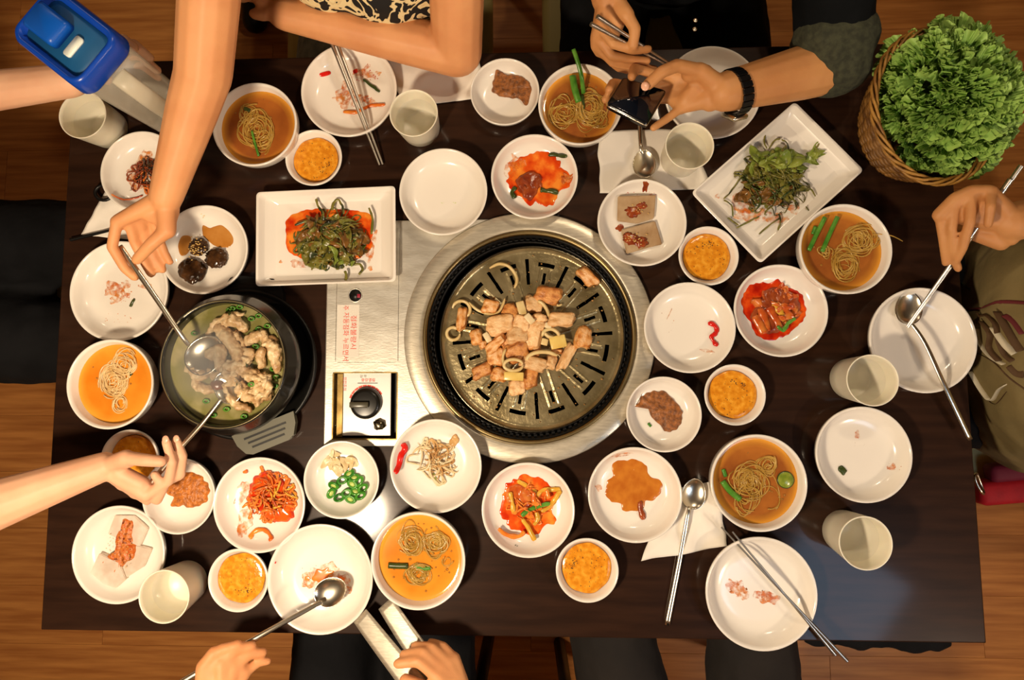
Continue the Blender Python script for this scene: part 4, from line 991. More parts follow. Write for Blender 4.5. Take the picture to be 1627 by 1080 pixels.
# x, y (enlargement), width, height, angle, layer, label
ML = [(325, 312, 120, 100, 5, 0, 0), (490, 350, 130, 110, 30, 0, 0), (690, 290, 140, 120, 20, 0, 0), (820, 215, 190, 125, 5, 0, 'large golden seared pork chunk at the top of the heap on the grill'),
      (395, 465, 200, 140, -5, 1, 0), (590, 450, 130, 130, 10, 1, 0), (560, 545, 170, 130, -10, 1, 0), (935, 420, 200, 100, 3, 1, 'broad striped pork strip at the right of the heap on the grill'),
      (1115, 570, 120, 160, 15, 0, 'orange-brown pork chunk at the right edge of the heap on the grill'), (975, 735, 70, 220, 27, 0, 'long slanting pork strip at the right side of the heap'),
      (205, 570, 90, 110, -20, 0, 0), (255, 635, 60, 60, 0, 0, 0), (360, 630, 170, 75, -33, 1, 0), (365, 740, 130, 130, -15, 0, 0), (255, 855, 155, 90, -25, 0, 'pinkish pork chunk at the lower left of the heap on the grill'),
      (390, 890, 110, 100, 10, 0, 0), (545, 700, 170, 140, -15, 1, 0), (700, 800, 190, 100, 10, 1, 0), (665, 915, 100, 160, 5, 0, 0), (548, 1000, 120, 110, 5, 0, 'round brown pork piece at the bottom of the heap on the grill'),
      (840, 790, 80, 100, 10, 0, 0), (690, 555, 120, 190, 5, 1, 0), (740, 405, 110, 60, 15, 1, 0), (475, 590, 80, 120, 25, 0, 0), (735, 475, 110, 80, -5, 1, 0), (885, 690, 80, 40, 10, 0, 0),
      (75, 412, 72, 165, 2, 0, 'striped pork piece apart at the left of the pan beside the onion rings'), (1155, 55, 175, 95, 38, 0, 'single pork piece lying alone at the upper right of the pan'),
      (700, 630, 100, 90, 0, 0, 0), (455, 640, 70, 70, 0, 0, 0), (620, 640, 90, 60, 0, 0, 0), (690, 730, 90, 50, 0, 0, 0)]
_seen = set()
def plab(x, y, lay):
    dx, dy = x-600, y-590; r = math.hypot(dx, dy); c = ('top', 'upper right', 'right', 'lower right', 'bottom', 'lower left', 'left', 'upper left')[int(round(math.degrees(math.atan2(dx, -dy))/45)) % 8]
    w = 'near the centre of the grilled heap' if r < 150 else 'midway out in the grilled heap' if r < 260 else 'at the rim of the grilled heap'
    k = ("browned pork chunk %s, on its %s side" % (w, c)); n_ = 0
    for adj in ('', 'narrower ', 'tucked-in ', 'half-hidden ', 'paler '):
        if adj+k not in _seen: _seen.add(adj+k); return adj+k
for i, (x, y, w, h, a, lay, lab) in enumerate(ML):
    u, v = G(x, y); z = PZ+.0065+.008*lay; s = mpp(u, v, z)/5.4
    o = bpy.data.objects.new('pork_piece', units[i % 7]); COL.objects.link(o); o.material_slots[0].link = 'OBJECT'; o.material_slots[0].material = (MEAT, MEAT2, MEAT3, MEAT, MEAT2)[(i*7+i//3) % 5]
    q = P(u, v, z); o.location = q; o.scale = (w*s*1.1, h*s*1.1, .014); o.rotation_euler = (rnd.uniform(-.28, .28), rnd.uniform(-.28, .28), -math.radians(a+rnd.uniform(-6, 6)))
    tag(o, lab or plab(x, y, lay), 'meat', 'pork pieces grilling in the middle of the pan')
def slab(x, y, w, h, a, z, label, m=ONION, name='onion_piece', t=.005):
    u, v = G(x, y); s = mpp(u, v, z)/5.4; q = P(u, v, z)
    b = MB(); b.box(q, (w*s, h*s, t), rot=-math.radians(a), bev=.0016); o = b.build(name, m); tag(o, label, 'onion', 'onion and garlic on the grill'); return o
YO = mat('yellow_onion', (232, 204, 120), (214, 176, 88), rough=.25, scale=40)
slab(655, 412, 95, 60, 50, PZ+.026, 'thick white garlic slice near the top of the heap', WHITEV, 'garlic_slice')
slab(292, 572, 90, 50, 60, PZ+.018, 'white garlic slice at the left of the heap', WHITEV, 'garlic_slice')
slab(585, 320, 70, 120, -15, PZ+.018, 'cream onion block at the upper middle of the heap')
slab(900, 610, 140, 110, -12, PZ+.018, 'pale yellow square onion piece at the right of the heap', YO)
slab(520, 905, 170, 75, 3, PZ+.022, 'wide cream onion slice at the lower middle of the heap', YO)
slab(785, 610, 60, 60, 15, PZ+.012, 'small cream onion cube right of the heap centre')
slab(815, 470, 60, 50, 15, PZ+.022, 'small white onion bit right of the heap centre', WHITEV)
def onion_arc(pts, w, label, z=PZ+.004, flat=1.6):
    q = catmull([P(p[0], p[1], p[2] if len(p) > 2 else z) for p in pts], 5)
    b = MB(); b.tube(q, [w/2*(max(.5, min(1, 4*min(i, len(q)-1-i)/len(q)+.5))) for i in range(len(q))], sides=8, flat=flat, up=(0, 0, 1))
    o = b.build('onion_ring', ONION); tag(o, label, 'onion', 'onion and garlic on the grill')
def ring(u, v, rx, ry, w, label, z=PZ+.004, a0=0, a1=360):
    pts = [(u+rx*math.cos(math.radians(a)), v+ry*math.sin(math.radians(a)), z) for a in np.linspace(a0, a1, 14)]; onion_arc(pts, w, label)
def C1(x, y): return (640+x/4.0675, 340+y/4.0675)
ring(*C1(327, 772), 10.5, 10, .0055, 'small closed onion ring at the far left of the pan', a1=352)
ring(*C1(378, 618), 14, 14, .0055, 'open onion ring curled over the lone left pork piece', a0=-170, a1=60)
onion_arc([C1(560, 350), C1(620, 322), C1(680, 335), C1(722, 380), C1(738, 430), C1(722, 478)], .0055, 'long onion arc at the top left of the pan')
onion_arc([C1(428, 570), C1(480, 618), C1(560, 645), C1(615, 635), C1(645, 590), C1(660, 545)], .0045, 'thin onion arc looping the top left pork chunk', z=PZ+.008)
onion_arc([C1(872, 560), C1(905, 580), C1(935, 625), C1(945, 668)], .006, 'onion strip at the upper right of the heap', z=PZ+.012)
onion_arc([C1(800, 950), C1(815, 915), C1(870, 893), C1(940, 893), C1(1000, 915)], .0065, 'large curved onion arc over the lower right of the heap', z=PZ+.020)
ring(*C1(715, 975), 15, 9, .0055, 'oval onion ring on the wide cream slice', z=PZ+.028, a1=352)
onion_arc([C1(665, 870), C1(648, 920), C1(655, 980), C1(690, 1010)], .0045, 'onion arc at the lower left of the heap', z=PZ+.022)
onion_arc([C1(900, 790), C1(915, 755), C1(960, 742), C1(1000, 765), C1(1010, 790)], .006, 'small onion arc right of the heap centre', z=PZ+.020)
onion_arc([C1(910, 760), C1(940, 790), C1(980, 800)], .006, 'short onion strip crossing the small arc', z=PZ+.016)
onion_arc([C1(975, 545), C1(1000, 590), C1(1030, 582)], .004, 'translucent onion sliver under the golden pork chunk', z=PZ+.004)
b = MB()
for i in range(170):
    a = rnd.uniform(0, 6.28); r = rnd.choice((rnd.uniform(.02, .10), rnd.uniform(.08, .135))); R = rnd.uniform(.0005, .0022)
    b.blob((PCX+r*math.cos(a), PCY+r*math.sin(a), -.0095+.003*(1-(r/.14)**2)), (R, R*.8, R*.5), sub=1, seed=i)
o = b.build('frying_crumbs', mat('fried_crumb', (180, 140, 80), (150, 100, 50), rough=.2, scale=200)); tag(o, 'browned crumbs and fat droplets scattered over the slotted grill pan', 'crumbs', kind='stuff')
# ------------------------------------------------------------------ hot pot on its trivet
PQ = P(354, 578, .092); QX, QY = PQ.x, PQ.y
tv = empty('pot_trivet', (QX, QY, 0), 'black trivet with a grey slotted handle under the hot pot', 'trivet')
b = MB(); b.lathe([(.088, 0), (.107, .001), (.118, .012), (.119, .018), (.114, .019), (.108, .010), (.0001, .008)], (QX, QY, 0), 72); b.build('tray', BLACK, tv)
GREYP = mat('grey_plastic', (96, 94, 78), rough=.45)
def ear(u0, v0, nm, dz=0.0):
    c = P(u0, v0, .022); d2 = Vector((c.x-QX, c.y-QY, 0)).normalized(); a = math.atan2(d2.y, d2.x)
    R = Matrix.Rotation(a, 3, 'Z'); cc = Vector((QX, QY, 0))
    out = []
    for r, w in ((.100, .052), (.118, .049), (.134, .040), (.139, .030)): out.append((r, w))
    prof = [(r, -w) for r, w in out]+[(r, w) for r, w in reversed(out)]
    vs = [R @ Vector((x, y, z))+cc for z in (.012+dz, .024+dz) for x, y in prof]; n = len(prof)
    b = MB(); b.add(vs, [tuple(reversed(range(n))), tuple(range(n, 2*n))]+[(i, (i+1) % n, n+(i+1) % n, n+i) for i in range(n)]); h = b.build(nm, GREYP, tv, smooth=False)
    for k in range(3):
        b = MB(); p = R @ Vector((.112+k*.008, 0, .0243+dz))+cc; b.box(p, (.0032, .070-k*.008, .001), R=R); b.build('slot', BLACK, h, smooth=False)
ear(416, 668, 'handle'); GREYP = BLACK; ear(394, 500, 'handle', -.010)
pot = empty('hot_pot', (QX, QY, .010), 'black stone pot of chicken soup with two spoons dipping in', 'pot')
b = MB(); b.lathe([(.0002, .009), (.080, .009), (.094, .022), (.104, .045), (.107, .062), (.104, .074), (.0965, .088), (.0955, .092), (.0935, .0935), (.0915, .092), (.0905, .086), (.090, .06), (.085, .03), (.07, .018), (.0002, .016)], (QX, QY, 0), 96)
b.build('body', mat('stone_pot', (20, 19, 16), rough=.22, coat=.3), pot)
b = MB(); b.lathe([(.0928, .0934), (.0935, .0942), (.0942, .0934), (.0935, .0930)], (QX, QY, 0), 96, close=True); b.build('rim_highlight', mat('rim_highlight', (150, 140, 104), rough=.3, metal=.6), pot)  # glaze highlight painted as a thin pale ring along the pot rim
SZ = .070
b = MB(); n = 64; vs = []; fs = []
rr = [.0905, .080, .065, .05, .035, .02, .004]
for j, r in enumerate(rr):
    for i in range(n):
        a = 2*math.pi*i/n; x, y = QX+r*math.cos(a), QY+r*math.sin(a); vs.append((x, y, SZ+.0015*noise.noise(Vector((x*60, y*60, 0)))*(j > 0)))
for j in range(len(rr)-1):
    for i in range(n): fs.append((j*n+i, j*n+(i+1) % n, (j+1)*n+(i+1) % n, (j+1)*n+i))
fs.append(tuple((len(rr)-1)*n+i for i in range(n)))
b.add(vs, fs); o = b.build('broth', SOUPM, origin=(QX, QY, SZ)); tag(o, 'cloudy green-grey chicken broth in the black stone pot', 'soup'); WL[o.name] = Vector((QX, QY, SZ)); pbroth = o
def K(x, y): return (240+x/4.32, 460+y/4.32)
def lump(pts, w, label, seed, amp=.35):
    """a chicken piece: a chain of tapered lumps through enlargement points"""
    q = [P(*K(x, y), SZ+z) for x, y, z in pts]; b = MB(); sc = mpp(350, 580, SZ)/4.32
    for i in range(len(q)-1): b.capsule(q[i], w[i]*sc, q[i+1], w[i+1]*sc, seg=12, rings=3)
    if len(q) == 1: b.capsule(q[0], w[0]*sc, q[0]+Vector((.002, 0, 0)), w[0]*sc)
    o = b.build('chicken_piece', CHICK); remesh(o, .0022, 2)
    rumple(o, (.010*amp, 95, seed*5), (.006*amp, 260, seed*5+9))
    tag(o, label, 'chicken', 'chicken pieces in the hot pot'); return o
lump([(460, 250, .006), (530, 330, .010), (600, 440, .010)], [34, 48, 46], 'thick chicken thigh slanting down the middle of the pot', 1)
lump([(380, 330, .002), (430, 240, .006), (520, 180, .008), (630, 165, .006)], [18, 26, 24, 18], 'curved chicken wing along the top of the pot', 2)
lump([(480, 230, .004), (570, 210, .008), (640, 260, .008)], [34, 42, 32], 'pale chicken chunk at the top middle of the pot', 3)
lump([(420, 440, .006), (480, 430, .010), (470, 510, .006)], [48, 52, 40], 'white chicken breast lump in the centre left of the pot', 4)
lump([(670, 350, .006), (740, 310, .008)], [36, 34], 'small grey chicken knuckle at the upper right of the pot', 5)
lump([(830, 350, .002), (850, 430, .006), (872, 540, .002)], [40, 48, 30], 'pinkish chicken meat against the right wall of the pot', 6)
lump([(752, 430, .008), (758, 510, .008)], [36, 30], 'stubby bone end standing right of the pot centre', 7)
lump([(270, 540, .000), (330, 590, .003), (400, 560, .003)], [38, 42, 36], 'sunken chicken piece at the left of the pot under the ladle', 8)
lump([(600, 560, .006), (700, 590, .010), (780, 620, .010), (790, 700, .010), (730, 770, .006)], [36, 42, 44, 44, 36], 'ragged chicken carcass piece at the lower right of the pot', 9, .8)
lump([(505, 650, .008), (520, 730, .012), (590, 790, .012), (680, 825, .008)], [20, 26, 26, 16], 'curl of chicken skin at the bottom of the pot', 10)
lump([(600, 660, .006), (640, 700, .008), (690, 740, .006)], [34, 38, 34], 'minced filling showing inside the carcass piece', 11, .8)
lump([(540, 520, .004), (620, 510, .006), (560, 590, .004)], [46, 46, 40], 'torn chicken meat in the middle of the pot', 12, .6)
lump([(430, 600, .004), (500, 580, .004)], [30, 30], 'small chicken scrap above the lower spoon', 13)
lump([(560, 300, .002), (600, 330, .008), (640, 380, .004)], [30, 34, 30], 'shredded chicken beside the thigh in the pot', 14, .7)
lump([(680, 450, .004), (660, 480, .008)], [40, 38], 'pale shredded chicken right of the pot middle', 15, .8)
lump([(300, 640, .000), (350, 680, .002), (420, 690, .001)], [30, 34, 28], 'submerged chicken skin at the lower left of the pot', 16)
lump([(790, 330, .004), (800, 380, .006)], [36, 34], 'frayed chicken meat at the upper right pot wall', 17, .9)
lump([(560, 660, .004), (560, 600, .008), (500, 560, .006)], [34, 38, 34], 'broken chicken meat above the carcass piece', 18, .9)
lump([(700, 690, .008), (760, 650, .012)], [40, 40], 'coarse chicken meat inside the carcass curve', 19, .9)
b = MB(); q = P(*K(455, 655), SZ+.008); b.blob(q, (.0105, .0085, .007), sub=3, amp=.12, seed=3); o = b.build('jujube', mat('jujube', (122, 58, 28), (90, 36, 18), rough=.25, scale=80)); tag(o, 'reddish brown jujube on the lower spoon in the pot', 'fruit')
def gs(b):
    for i, (x, y) in enumerate(((690, 200), (740, 180), (560, 130), (610, 120), (720, 390), (740, 270), (840, 545), (690, 650), (860, 600), (850, 660), (380, 765), (520, 820), (640, 870), (540, 140), (800, 250), (300, 300), (430, 860))):
        q = P(*K(x, y), SZ+.001+(.014 if (x, y) == (690, 650) else 0)); b.lathe([(.0022, 0), (.0046, 0), (.0046, .002), (.0022, .002)], q, 12, sx=1.2, sy=.8, close=True)
part('scallion_rings', pbroth, SCAL, gs, stuff=True)
def dk(b):
    for i, (x, y) in enumerate(((650, 520), (655, 540), (640, 505), (600, 700), (650, 745), (600, 650), (540, 170), (700, 120), (800, 640), (860, 620))): q = P(*K(x, y), SZ+.010); b.blob(q, (.004, .003, .002), sub=1, amp=.3, seed=i)
part('dark_herbs', pbroth, SCALD, dk, stuff=True)
# a little steam above the pot
vm = bpy.data.materials.new('steam'); vm.use_nodes = True; nt = vm.node_tree
for nn in list(nt.nodes):
    if nn.type == 'BSDF_PRINCIPLED': nt.nodes.remove(nn)
vs_ = nt.nodes.new('ShaderNodeVolumeScatter'); vs_.inputs['Color'].default_value = (1, .97, .92, 1)
tc = nt.nodes.new('ShaderNodeTexCoord'); nz = nt.nodes.new('ShaderNodeTexNoise'); nz.inputs['Scale'].default_value = 16
gd = nt.nodes.new('ShaderNodeTexGradient'); gd.gradient_type = 'SPHERICAL'; mp_ = nt.nodes.new('ShaderNodeMapping'); mp_.inputs['Scale'].default_value = (14, 14, 16)
nt.links.new(tc.outputs['Object'], nz.inputs['Vector']); nt.links.new(tc.outputs['Object'], mp_.inputs[0]); nt.links.new(mp_.outputs[0], gd.inputs[0])
mu = nt.nodes.new('ShaderNodeMath'); mu.operation = 'MULTIPLY'; nt.links.new(nz.outputs['Fac'], mu.inputs[0]); nt.links.new(gd.outputs['Fac'], mu.inputs[1])
m2 = nt.nodes.new('ShaderNodeMath'); m2.operation = 'MULTIPLY'; m2.inputs[1].default_value = 30; nt.links.new(mu.outputs[0], m2.inputs[0])
nt.links.new(m2.outputs[0], vs_.inputs['Density']); nt.links.new(vs_.outputs[0], nt.nodes['Material Output'].inputs['Volume'])
sq = P(330, 580, .125); b = MB(); b.blob((sq.x, sq.y, .130), (.068, .068, .045), sub=3, amp=.0)
o = b.build('steam', vm, origin=(sq.x, sq.y, .125)); tag(o, 'thin white steam rising over the chicken soup', 'steam', kind='stuff')

# ------------------------------------------------------------------ cutlery
def spoon(pts, bowl, rb, ang, label, w=(.0030, .0042), tilt=0.0, long=1.25, name='spoon', cat='spoon', grp='steel spoons'):
    """pts: handle path (u, v, z) from the bowl end to the far end; bowl: (u, v, z) centre; rb: bowl half width in metres"""
    e = empty(name, P(*bowl), label, cat, grp)
    b = MB(); n = 28; prof = [(1.0, 0), (.93, -.14), (.75, -.34), (.5, -.50), (.25, -.58), (.01, -.60)]
    c = P(*bowl); R = Matrix.Rotation(-math.radians(ang), 3, 'Z') @ Matrix.Rotation(tilt, 3, 'X'); vs = []; fs = []
    for side in (0, 1):
        for r, z in prof:
            for i in range(n):
                a = 2*math.pi*i/n; p = R @ Vector((rb*r*math.cos(a), rb*long*r*math.sin(a)*(1+.10*math.sin(a)), rb*.62*z - side*.0009)); vs.append(p+c)
    m = len(prof)
    for sd in (0, 1):
        o = sd*m*n
        for j in range(m-1):
            for i in range(n):
                f = (o+j*n+i, o+j*n+(i+1) % n, o+(j+1)*n+(i+1) % n, o+(j+1)*n+i); fs.append(f if sd == 0 else tuple(reversed(f)))
        fs.append(tuple(o+(m-1)*n+i for i in range(n)) if sd == 0 else tuple(o+(m-1)*n+i for i in reversed(range(n))))
    for i in range(n): fs.append((i, m*n+i, m*n+(i+1) % n, (i+1) % n))
    b.add(vs, fs); b.build('spoon_bowl', CHROME, e)
    q = catmull([P(*p) for p in pts], 8); L = len(q); b = MB()
    b.tube(q, [w[0]+(w[1]-w[0])*i/(L-1) for i in range(L)], sides=12, flat=.6, up=(0, 0, 1)); b.build('handle', CHROME, e); return e
def stick(p0, p1, label, grp, r0=.0018, r1=.0034, m=None):
    a, c = P(*p0), P(*p1); b = MB(); n = 10
    b.tube([a+(c-a)*i/n for i in range(n+1)], [r0+(r1-r0)*i/n for i in range(n+1)], sides=10, flat=1.0, up=(0, 0, 1))
    o = b.build('chopstick', m or CHOP, smooth=True, auto=50); tag(o, label, 'chopstick', grp)
spoon([(1447, 512, .026), (1470, 545, .031), (1502, 615, .034), (1541, 698, .020)], (1444, 492, .020), .0205, 12, 'long steel spoon resting in the plate at the right table edge', w=(.0028, .0044))
spoon([(1096, 805, .010), (1092, 822, .013), (1078, 900, .006), (1060, 992, .004)], (1102, 787, .013), .0185, 15, 'steel spoon lying on the lower napkin, handle pointing down')
spoon([(1021, 244, .010), (1018, 232, .014), (1017, 205, .008), (1016, 150, .006)], (1024, 262, .014), .0185, 0, 'steel spoon on the napkin below the phone')
spoon([(300, 548, .102), (285, 528, .112), (240, 462, .125), (190, 391, .139)], (322, 566, .084), .027, 45, 'steel ladle spoon held over the left side of the pot', w=(.0034, .0046), long=1.2)
spoon([(351, 633, .100), (345, 642, .100), (318, 676, .096), (282, 716, .090), (254, 750, .086), (224, 786, .082)], (362, 618, .084), .020, -35, 'steel spoon reaching into the pot from the lower left', w=(.0028, .0042))
spoon([(512, 956, .035), (492, 966, .042), (420, 1006, .068), (345, 1050, .085), (270, 1095, .095)], (522, 942, .030), .021, 60, 'steel spoon dipping into the lower left plate', w=(.0030, .0050))
GCS = 'pairs of steel chopsticks'
stick((603, 262, .006), (522, 56, .052), 'left chopstick of the pair lying across the scrap plate under the bare arm', GCS)
stick((608, 261, .006), (531, 56, .052), 'right chopstick of the pair lying across the scrap plate under the bare arm', GCS)
stick((1146, 837, .026), (1346, 1050, .036), 'longer chopstick across the rim of the front right plate', GCS, .0014, .0028)
stick((1164, 845, .032), (1327, 1040, .030), 'shorter chopstick across the rim of the front right plate', GCS, .0014, .0028)
stick((1056, 101, .105), (939, 38, .182), 'lower chopstick gripped in the hand beside the phone', GCS)
stick((1062, 99, .110), (949, 26, .190), 'upper chopstick gripped in the hand beside the phone', GCS)
stick((1441, 518, .030), (1606, 285, .150), 'lower chopstick held by the hand at the right edge', GCS, .0018, .0040)
stick((1443, 520, .030), (1623, 263, .156), 'upper chopstick held by the hand at the right edge', GCS, .0018, .0036)
stick((112, 381, .006), (182, 364, .010), 'dark chopstick end poking out above the left edge plate', GCS, .003, .0022, BLACK)
tg = empty('serving_tongs', P(640, 1030, .03), 'flat steel serving tongs held over the front table edge', 'tongs')
for pts in ([(572, 978, .030), (612, 1030, .050), (664, 1096, .075)], [(612, 958, .030), (652, 1018, .050), (704, 1090, .075)]):
    part('tong_arm', tg, STEEL, lambda b: b.tube(catmull([P(*p) for p in pts], 5), [.014+.005*i/10 for i in range(11)], sides=10, flat=.06, up=(0, 0, 1)))
part('hinge', tg, STEEL, lambda b: b.box(P(700, 1118, .078), (.04, .02, .006), rot=-.9, bev=.002))
b = MB(); rq = P(165, 306, .02)
b.tube([P(165+14*math.cos(a), 306+12*math.sin(a), .012) for a in np.linspace(0, 6.28, 20)], .0028, 8); o = b.build('bottle_opener_ring', BLACK); tag(o, 'small black ring handle peeking out below the dark strips plate', 'handle')

# ------------------------------------------------------------------ napkins
def napkin(cor, z, label, seed, fold=.003, amp=.0025):
    n = 26; q = [P(u, v, z) for u, v in cor]; vs = []; fs = []
    for s in (0, 1):
        for i in range(n):
            for j in range(n):
                a, c = i/(n-1), j/(n-1); p = (q[0]*(1-a)+q[1]*a)*(1-c)+(q[3]*(1-a)+q[2]*a)*c
                h = amp*(noise.noise(Vector((a*3, c*3, seed)))+.6)+.6*amp*abs(math.sin(a*7+seed+c*2))*noise.noise(Vector((a*6, c*6, seed+4)))
                e = .004*noise.noise(Vector((a*4, c*4, seed+9)))
                vs.append((p.x+e, p.y+e*.6, z+max(.0004, h)+(0 if s == 0 else .0006)))
    k = n*n
    for i in range(n-1):
        for j in range(n-1):
            o = i*n+j; fs.append((o, o+1, o+n+1, o+n)); fs.append((k+o, k+o+n, k+o+n+1, k+o+1))
        fs.append((i, k+i, k+i+1, i+1)); t = (n-1)*n+i; fs.append((t, t+1, k+t+1, k+t)); t = i*n; fs.append((t, t+n, k+t+n, k+t)); t = i*n+n-1; fs.append((t, k+t, k+t+n, t+n))
    b = MB(); b.add(vs, fs); o = b.build('napkin', PAPER); bm = bmesh.new(); bm.from_mesh(o.data); bmesh.ops.recalc_face_normals(bm, faces=bm.faces); bm.to_mesh(o.data); bm.free()
    tag(o, label, 'napkin', 'white paper napkins')
napkin([(612, 84), (758, 52), (768, 158), (640, 170)], .0008, 'crumpled white napkin under the resting elbow', 1, amp=.006)
napkin([(950, 208), (1098, 205), (1130, 300), (953, 307)], .0006, 'square white napkin under the phone, spoon and cup', 2, amp=.0012)
napkin([(1060, 778), (1140, 762), (1154, 866), (1018, 890)], .0006, 'folded white napkin under the lower spoon', 3, amp=.006)
napkin([(168, 305), (250, 300), (240, 385), (130, 373)], .0006, 'crumpled white napkin between the two upper left plates', 4, amp=.003)

# ------------------------------------------------------------------ phone and watch
ph = empty('mobile_phone', P(1011, 160, .118), 'black glossy mobile phone held in the left hand of the person in black', 'phone')
cz = [(991, 121, .130), (1060, 143, .130), (1029, 196, .152), (965, 163, .152)]
q = [P(*c) for c in cz]; c0 = sum(q, Vector())/4; nrm = (q[1]-q[0]).cross(q[3]-q[0]).normalized()
if nrm.z < 0: nrm = -nrm
def slabq(b, sc, t0, t1, rr=.006, ns=5):
    vs = []
    for t in (t0, t1):
        for i in range(4):
            o2 = c0+(q[i]-c0)*sc; da = (q[(i-1) % 4]-q[i]).normalized(); de = (q[(i+1) % 4]-q[i]).normalized()
            for k in range(ns):
                f = k/(ns-1); vs.append((1-f)**2*(o2+da*rr)+2*f*(1-f)*o2+f*f*(o2+de*rr)+nrm*t)
    m = 4*ns; b.add(vs, [tuple(reversed(range(m))), tuple(range(m, 2*m))]+[(i, (i+1) % m, m+(i+1) % m, m+i) for i in range(m)])
part('case', ph, mat('phone_black', (16, 16, 18), rough=.15), lambda b: slabq(b, 1.0, -.012, -.002))
part('metal_edge', ph, CHROME, lambda b: slabq(b, 1.015, -.0072, -.005))
part('screen', ph, mat('phone_screen', (10, 16, 26), rough=.04, coat=.6), lambda b: slabq(b, .93, -.002, -.0012, rr=.004))
for t in (.25, .75):
    p_ = q[3]*(1-t)+q[2]*t - nrm*.006
    part('edge_screw', ph, CHROME, lambda b: b.blob(p_, (.002, .0014, .002), sub=1, amp=0))

# ------------------------------------------------------------------ pitcher
TQ = P(110, 62, .285); KX, KY = TQ.x, TQ.y
rad = Vector((KX, KY, 0)).normalized(); tang = Vector((-rad.y, rad.x, 0)); pa = math.atan2(rad.y, rad.x)-math.radians(3)
RP = Matrix.Rotation(pa, 3, 'Z')
pit = empty('water_pitcher', (KX, KY, 0), 'clear plastic water pitcher with a blue flip lid at the upper left corner', 'pitcher')
def rr_loop(a, bb, r, n=6):
    out = []
    for cx, cy, s in ((a-r, bb-r, 0), (-a+r, bb-r, 90), (-a+r, -bb+r, 180), (a-r, -bb+r, 270)):
        for k in range(n+1):
            t = math.radians(s+90*k/n); out.append((cx+r*math.cos(t), cy+r*math.sin(t)))
    return out
def loft(b, levels, R=RP, c=(KX, KY), cap=(True, True)):
    vs = []; m = 0
    for a, bb, r, z in levels:
        lp = rr_loop(a, bb, r); m = len(lp)
        for x, y in lp:
            p = R @ Vector((x, y, 0)); vs.append((p.x+c[0], p.y+c[1], z))
    fs = []
    for j in range(len(levels)-1):
        for i in range(m): fs.append((j*m+i, j*m+(i+1) % m, (j+1)*m+(i+1) % m, (j+1)*m+i))
    if cap[0]: fs.append(tuple(reversed(range(m))))
    if cap[1]: fs.append(tuple((len(levels)-1)*m+i for i in range(m)))
    b.add(vs, fs)
CLEAR = mat('frosted_plastic', (206, 198, 180), rough=.22, alpha=.34)
part('body', pit, CLEAR, lambda b: loft(b, [(.045, .034, .012, .001), (.047, .036, .014, .006), (.056, .041, .016, .268), (.0545, .0395, .015, .268), (.0455, .0345, .013, .009)]))
part('water', pit, mat('water', (1, 1, 1)), lambda b: loft(b, [(.0453, .0343, .013, .0095), (.049, .037, .0135, .10), (.048, .036, .013, .1003)]))
part('handle', pit, mat('frosted_handle', (214, 206, 184), rough=.35, alpha=.55), lambda b: b.tube(catmull([RP @ Vector(p)+Vector((KX, KY, 0)) for p in ((-.054, 0, .245), (-.072, 0, .235), (-.084, 0, .20), (-.080, 0, .14), (-.066, 0, .08), (-.048, 0, .05))], 6), .0125, sides=12, flat=.35))
BLUE = mat('blue_lid', (14, 66, 172), rough=.28); BLUED = mat('blue_lid_inset', (22, 84, 132), rough=.5); BLUEF = mat('blue_flap', (10, 84, 184), rough=.35)
lid = part('lid', pit, BLUE, lambda b: loft(b, [(.060, .0435, .018, .262), (.062, .0455, .019, .266), (.060, .0435, .018, .292), (.057, .040, .016, .298), (.053, .036, .014, .297), (.050, .033, .012, .288)]))
part('lid_inset', lid, BLUED, lambda b: loft(b, [(.050, .033, .012, .286), (.049, .032, .012, .2885)]))
def off(x, y): p = RP @ Vector((x, y, 0)); return (KX+p.x, KY+p.y)
part('flip_cap', lid, BLUEF, lambda b: loft(b, [(.026, .019, .006, .288), (.026, .019, .006, .300), (.022, .016, .006, .305)], c=off(.026, .002)))
part('white_tab', lid, mat('white_tab', (230, 236, 226), rough=.4), lambda b: loft(b, [(.006, .015, .004, .2885), (.006, .015, .004, .292)], c=off(-.016, .004)))

# ------------------------------------------------------------------ lettuce basket
BQ = P(1486, 168, .110); BX, BY = BQ.x, BQ.y; bx, by = .084, .110
bk = empty('wicker_basket', (BX, BY, 0), 'oval brown wicker basket piled with curly lettuce', 'basket')
rnd = random.Random(4)
def brad(z): return .66+.34*min(1, z/.112)**.7
b = MB()
for k in range(15):
    z = .004+k*.0072; s = brad(z); pts = []
    for i in range(97):
        a = 2*math.pi*i/96; w = .0022*math.sin(a*18+k*math.pi)+.0012*noise.noise(Vector((a*3, k, 0)))
        pts.append((BX+(bx*s+w)*math.cos(a), BY+(by*s+w)*math.sin(a), z+.0012*noise.noise(Vector((a*4, k*2.1, 5)))))
    b.tube(pts, .0030, sides=6, caps=False)
o = b.build('woven_bands', WICK, bk)
for i in range(36):
    a = 2*math.pi*i/36; b = MB(); b.tube([(BX+bx*brad(z)*math.cos(a), BY+by*brad(z)*math.sin(a), z) for z in np.linspace(.002, .110, 6)], .0022, sides=6); b.build('stake', WICK, bk)
WICKL = mat('wicker_rim', (176, 130, 58), (120, 80, 34), rough=.45, scale=50)
for k in range(4):
    b = MB(); pts = []
    for i in range(121):
        a = 2*math.pi*i/120; w = .0045*math.cos(a*7+k*1.57)+rnd.uniform(-.0003, .0003); pts.append((BX+(bx+.002+w)*math.cos(a), BY+(by+.002+w)*math.sin(a), .110+.0045*math.sin(a*7+k*1.57)))
    b.tube(pts, .0022, sides=6, caps=False); b.build('rim_strand', WICKL, bk)
part('base', bk, WICK, lambda b: b.lathe([(.056, .001), (.058, .004), (.0001, .004)], (BX, BY, 0), 32, sy=1.15))
lm = []
